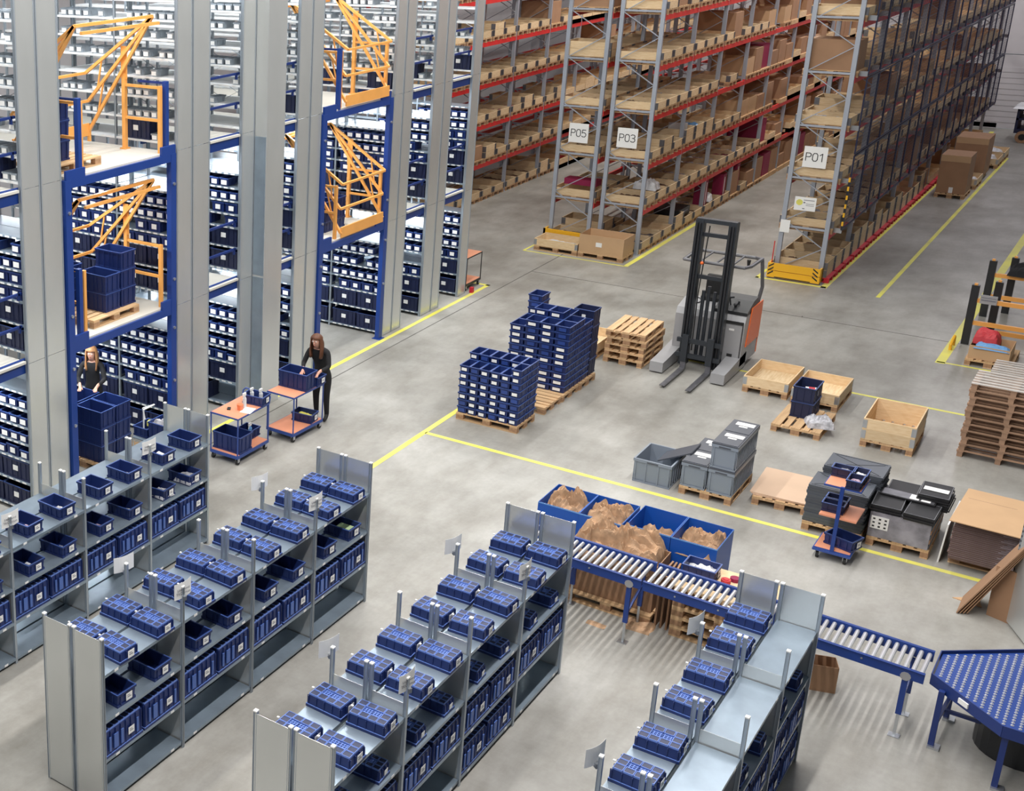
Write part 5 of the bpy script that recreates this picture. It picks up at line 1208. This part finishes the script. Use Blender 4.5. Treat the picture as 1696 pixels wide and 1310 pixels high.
part(b, 'dashboard', MB().xprism([(6.8, 1.2), (7.5, 1.2), (7.5, 1.45), (7.2, 1.42), (6.8, 1.26)], 0.05, 0.68).mesh('db', 'black_paint'))
part(b, 'rating_label', MB().box(0.40, 6.70, 0.88, 0.50, 6.705, 0.92).mesh('rl', 'white_card'))
part(t, 'control_lever', MB().cyl((0.3, 7.0, 1.3), (0.26, 6.98, 1.52), 0.015).cyl((0.26, 6.9, 1.5), (0.34, 7.0, 1.5), 0.02).cyl((0.42, 7.05, 1.3), (0.44, 7.05, 1.42), 0.02).ball((0.4, 6.95, 1.36), 0.04).mesh('cl', 'black_paint'))
part(t, 'steering_wheel', MB().path([(-0.4 + 0.13 * cos(a * pi / 6), 7.0 + 0.13 * sin(a * pi / 6), 1.30 + 0.03 * sin(a * pi / 6)) for a in range(13)], 0.014, 6).mesh('sw', 'black_paint'))
part(t, 'seat', MB().box(-0.35, 7.2, 0.9, 0.1, 7.6, 1.35).box(-0.35, 7.5, 1.35, 0.1, 7.62, 1.75).mesh('seat', 'rubber'))
part(t, 'overhead_guard', MB().path([(0.62, 7.72, 1.2), (0.66, 7.76, 1.6), (0.62, 7.62, 2.2), (0.5, 7.55, 2.24), (-0.5, 7.55, 2.24), (-0.62, 7.4, 2.24), (-0.6, 6.62, 2.24), (0.55, 6.62, 2.24), (0.62, 6.8, 2.24), (0.62, 7.62, 2.22)], 0.035, 8).path([(-0.6, 7.72, 1.2), (-0.62, 7.5, 2.24)], 0.03).mesh('og', 'guard_grey'))
part(t, 'guard_bar', MB().cyl((0, 6.62, 2.24), (0, 7.55, 2.24), 0.02).cyl((0.3, 6.62, 2.24), (0.3, 7.55, 2.24), 0.02).cyl((-0.3, 6.62, 2.24), (-0.3, 7.55, 2.24), 0.02).mesh('gb', 'guard_grey'))
part(t, 'camera_pod', MB().cyl((0.45, 7.3, 2.24), (0.45, 7.3, 2.08), 0.04, 8, 0, 0.02).mesh('cp', 'rubber'))
part(t, 'drive_wheel', MB().cyl((-0.2, 7.5, 0.17), (0.2, 7.5, 0.17), 0.17, 16).mesh('dw', 'rubber'))
# ---------------------------------------------------------------- people
def skin_body(name, joints, edges, zones, mats, parent, sub=2):
    """joints: name -> (x,y,z,rx,ry); zones(v)->material index"""
    names = list(joints); me = bpy.data.meshes.new(name)
    me.from_pydata([joints[n][:3] for n in names], [(names.index(a), names.index(b)) for a, b in edges], [])
    o = bpy.data.objects.new(name, me); COL.objects.link(o)
    sk = o.modifiers.new('skin', 'SKIN'); sk.use_smooth_shade = True
    if not me.skin_vertices: me.attributes.new('skin_vertex', 'FLOAT', 'POINT') if False else None
    for i, n in enumerate(names):
        v = me.skin_vertices[0].data[i]; v.radius = (joints[n][3], joints[n][4]); v.use_root = (n == 'pelvis')
    ss = o.modifiers.new('sub', 'SUBSURF'); ss.levels = sub; ss.render_levels = sub
    bpy.context.view_layer.update()
    dg = bpy.context.evaluated_depsgraph_get(); ev = o.evaluated_get(dg)
    nm = bpy.data.meshes.new_from_object(ev)
    COL.objects.unlink(o); bpy.data.objects.remove(o)
    nm.materials.clear()
    for m in mats: nm.materials.append(MAT[m])
    segs = [(Vector(joints[a][:3]), Vector(joints[b][:3]), a, b) for a, b in edges]
    for p in nm.polygons:
        c = p.center; best = None
        for A, B, a, b in segs:
            d = B - A; tt = max(0, min(1, (c - A).dot(d) / max(d.dot(d), 1e-9))); q = (c - A - d * tt).length
            if best is None or q < best[0]: best = (q, a, b, tt)
        p.material_index = zones(best[1], best[2], best[3], c); p.use_smooth = True
    return part(parent, name, nm)
def person(loc, rz, hair, label, lean=0.0, blonde=False, hold=0.95):
    t = thing('person', label, 'person', loc, rz)
    # local frame: facing -y
    L = lean
    J = {'pelvis': (0, 0.02, 0.92, .145, .105), 'waist': (0, 0.0 - L * 0.25, 1.06, .125, .095), 'chest': (0, -L * 0.7, 1.26, .155, .11), 'upper': (0, -L, 1.38, .13, .09), 'neck': (0, -L * 1.15, 1.455, .05, .05),
         'head0': (0, -L * 1.4 - 0.02, 1.53, .062, .075), 'head1': (0, -L * 1.55 - 0.02, 1.61, .08, .098), 'head2': (0, -L * 1.6, 1.675, .06, .075)}
    E = [('pelvis', 'waist'), ('waist', 'chest'), ('chest', 'upper'), ('upper', 'neck'), ('neck', 'head0'), ('head0', 'head1'), ('head1', 'head2')]
    for s, q in ((-1, 'l'), (1, 'r')):
        J.update({q + 'hip': (s * .09, 0.02, .86, .095, .1), q + 'knee': (s * .10, -0.02, .49, .062, .065), q + 'shin': (s * .10, 0.0, .3, .055, .055), q + 'ank': (s * .10, 0.03, .10, .042, .045), q + 'foot': (s * .11, -0.03, .05, .042, .038), q + 'toe': (s * .115, -0.14, .04, .036, .028),
                  q + 'sh': (s * .17, -L, 1.385, .06, .058), q + 'elb': (s * .24, -L - 0.10, 1.14, .045, .045), q + 'wr': (s * .16, -L - 0.30, hold + 0.06, .028, .028), q + 'palm': (s * .14, -L - 0.37, hold + 0.02, .034, .02)})
        E += [('pelvis', q + 'hip'), (q + 'hip', q + 'knee'), (q + 'knee', q + 'shin'), (q + 'shin', q + 'ank'), (q + 'ank', q + 'foot'), (q + 'foot', q + 'toe'), ('upper', q + 'sh'), (q + 'sh', q + 'elb'), (q + 'elb', q + 'wr'), (q + 'wr', q + 'palm')]
        px, py, pz = J[q + 'palm'][:3]
        for f in range(4):
            o_ = (f - 1.5) * 0.018; ln = (0.036, 0.042, 0.040, 0.030)[f]
            J[q + 'f%da' % f] = (px + o_ * 0.9, py - 0.045, pz - 0.01, .009, .009); J[q + 'f%db' % f] = (px + o_, py - 0.045 - ln, pz - 0.035, .0075, .0075)
            E += [(q + 'palm', q + 'f%da' % f), (q + 'f%da' % f, q + 'f%db' % f)]
        J[q + 'ta'] = (px - s * 0.035, py - 0.0, pz - 0.01, .010, .010); J[q + 'tb'] = (px - s * 0.05, py - 0.035, pz - 0.02, .008, .008)
        E += [(q + 'palm', q + 'ta'), (q + 'ta', q + 'tb')]
    def zones(a, b, tt, c):
        if a in ('neck', 'head0', 'head1') or b in ('head0', 'head1', 'head2'): return 0
        if a[1:] in ('palm', 'ta') or b[1:] == 'palm' or (b[1:] == 'wr' and tt > 0.9) or a[1:2] == 'f' and a[2:3].isdigit(): return 0
        if a[1:] in ('ank', 'foot') : return 3
        if a[1:] in ('hip', 'knee', 'shin') or (a == 'pelvis' and (b[1:] == 'hip' or c[2] < 0.93)): return 2
        return 1
    skin_body('body', J, E, zones, ('skin', 'black_cloth', 'dark_trousers', 'rubber'), t, 2)
    hx, hy, hz_ = J['head1'][:3]; t.scale = (1.05, 1.05, 1.05)
    # face
    f = MB().add([(-0.013, hy - 0.098, hz_ - 0.035), (0.013, hy - 0.098, hz_ - 0.035), (0, hy - 0.125, hz_ - 0.03), (0, hy - 0.098, hz_ + 0.012)], [(0, 1, 2), (0, 2, 3), (1, 3, 2), (0, 3, 1)])
    part(t, 'nose', f.mesh('nose', 'skin'))
    for s in (-1, 1):
        e = part(t, 'eye', MB().ball((s * 0.03, hy - 0.086, hz_ + 0.008), 0.011, 0, 8, 6).mesh('eye', 'white_card')); part(e, 'iris', MB().ball((s * 0.03, hy - 0.095, hz_ + 0.008), 0.005, 0, 6, 4).mesh('iris', 'print_black'))
        part(t, 'ear', MB().ball((s * 0.080, hy + 0.0, hz_ - 0.005), 0.02, 0, 8, 6, 1.5).mesh('ear', 'skin'))
    part(t, 'mouth', MB().ball((0, hy - 0.092, hz_ - 0.06), 0.016, 0, 8, 4, 0.35).mesh('mouth', 'lip'))
    # hair: cap plus falling locks
    m = MB(); n, k = 20, 12
    rings = []
    for j in range(k + 1):
        v = j / k
        for i in range(n):
            a = 2 * pi * i / n
            front = max(0, -sin(a)) ** 1.5
            if v < 0.45:
                th = (v / 0.45) * pi * 0.55; rr = 0.104 * sin(th); z = hz_ + 0.02 + 0.10 * cos(th)
            else:
                w_ = (v - 0.45) / 0.55; rr = 0.106 + 0.045 * w_ - 0.05 * w_ * w_; z = hz_ - 0.0 - w_ * (0.33 * (1 - 0.1 * front))
            x = rr * cos(a) * 0.93; y = rr * sin(a) * 1.05
            if v > 0.36 and sin(a) < -0.45: x *= 0.98; y = -0.045 - 0.01 * v if abs(cos(a)) < 0.55 else y * 0.75
            if v > 0.45: y += 0.02 + (-0.02 if sin(a) < 0 else 0.0)
            wv = 1 + (0.04 + 0.05 * v) * sin(a * 9 + v * 9)
            rings.append((x * wv + hx, y * wv + hy + 0.012 + (0.03 if v > 0.36 and sin(a) < -0.45 and abs(cos(a)) < 0.55 else 0), z))
    fs = [(j * n + i, j * n + (i + 1) % n, (j + 1) * n + (i + 1) % n, (j + 1) * n + i) for j in range(k) for i in range(n) if not (j / k > 0.32 and 12 <= i <= 17)]
    m.add(rings, fs)
    h = part(t, 'hair', m.mesh('hair', 'hair_blonde' if blonde else 'hair_brown', True))
    so = h.modifiers.new('thick', 'SOLIDIFY'); so.thickness = 0.022; so.offset = -0.2
    return t
person((-1.87, -0.62, 0), 0.15, 0, 'standing woman in black with long brown hair reaching into the bin on the trolley', 0.20, False, 1.06)
person((-4.75, -3.92, 0), 0.5, 0, 'blonde woman in dark clothes behind the bin stack in the left goods bay', 0.06, True, 1.05)
# goods on the upper decks
mk_pallet((-3.92, -4.66, 2.722), 0, 'wooden pallet of dark bins on the lower deck behind the orange gate', GP)
for i, (x, y, n) in enumerate(((-3.93, -4.62, 2), (-3.93, -4.20, 3))):
    for k in range(n): solo('large_bin', ME['bin_large'], f'large dark blue bin on the lower deck pallet, {("front", "back")[i]} stack, {ORD[k]} from the bottom', 'bin', (x, y, 2.868 + k * 0.322), 0.0, 'large bins on the lower deck')
for k in range(4): solo('large_bin', ME['bin_mid'], f'medium dark blue bin on the lower deck, {ORD[k]} from the bottom', 'bin', (-4.5, -4.95, 2.722 + k * 0.222), 1.57, 'medium bins on the lower deck')
mk_pallet((-4.0, -5.50, 5.452), 0, 'wooden pallet at the left of the upper deck behind the blue guard post', GP)
for k in range(3): solo('large_bin', ME['bin_large'], f'large dark blue bin on the upper deck pallet, {ORD[k]} from the bottom', 'bin', (-4.1, -5.62, 5.598 + k * 0.322), 0.0, 'large bins on the upper deck')
for i in range(2):
    for k in range(3): solo('large_bin', ME['bin_mid'], f'dark blue bin behind the closed lower gate, {("left", "right")[i]} stack, {ORD[k]} from bottom', 'bin', (-4.1, 2.75 + i * 0.42, 2.725 + k * 0.222), 0.0, 'medium bins behind the closed gate')

# single goods that stand out in the racks
solo('flat_box', MB().box(-0.45, -0.2, 0, 0.45, 0.2, 0.16).mesh('fb', 'magenta_board'), 'flat dark red box on the first level of rack P05', 'box', (-3.05, 15.1, 1.66), 0)
solo('white_garments', crumple(0.6, 0.5, 0.36, 201, 14, 1.2, 6, 'white_plastic', 0.5), 'white folded bundle on the first level of rack P03', 'bundle', (-1.6, 16.0, 1.56), 0)
solo('black_case', MB().box(-0.35, -0.5, 0, 0.35, 0.5, 0.22).box(0.35, -0.3, 0.1, 0.36, 0.3, 0.14, 1).mesh('bc', ('black_paint', 'print_grey')), 'black case at the floor level of rack P03', 'case', (-1.6, 18.5, 0.345))
for k, (y, h_) in enumerate(((20.35, 0.95), (22.2, 0.8), (23.6, 0.9))):
    solo('upright_carton', MB().box(-0.15, -0.15, 0, 0.15, 0.15, h_).box(0.15, -0.03, 0.1, 0.152, 0.03, h_ - 0.1, 1).mesh('uc', ('magenta_board', 'white_card')), f'upright dark red carton at the floor level of rack P03, {ORD[k]} from its front', 'box', (-1.38, y, 0.16))
solo('white_bag', crumple(0.5, 0.4, 0.3, 203, 12, 1.2, 6, 'white_plastic', 0.6), 'white bag at the floor level of rack P03', 'bag', (-1.45, 20.9, 0.34))
solo('light_blue_pack', crumple(0.5, 0.3, 0.2, 204, 12, 1.2, 6, 'light_blue', 0.6), 'light blue pack on the second level of rack P03', 'pack', (-1.5, 18.9, 2.85))
solo('display_board', MB().box(-0.25, -0.01, 0, 0.25, 0.01, 0.5).mesh('wp', 'white_card'), 'white board standing on the second level of rack P03', 'board', (-1.6, 18.1, 2.66)).rotation_euler = (0.35, 0, 0.3)
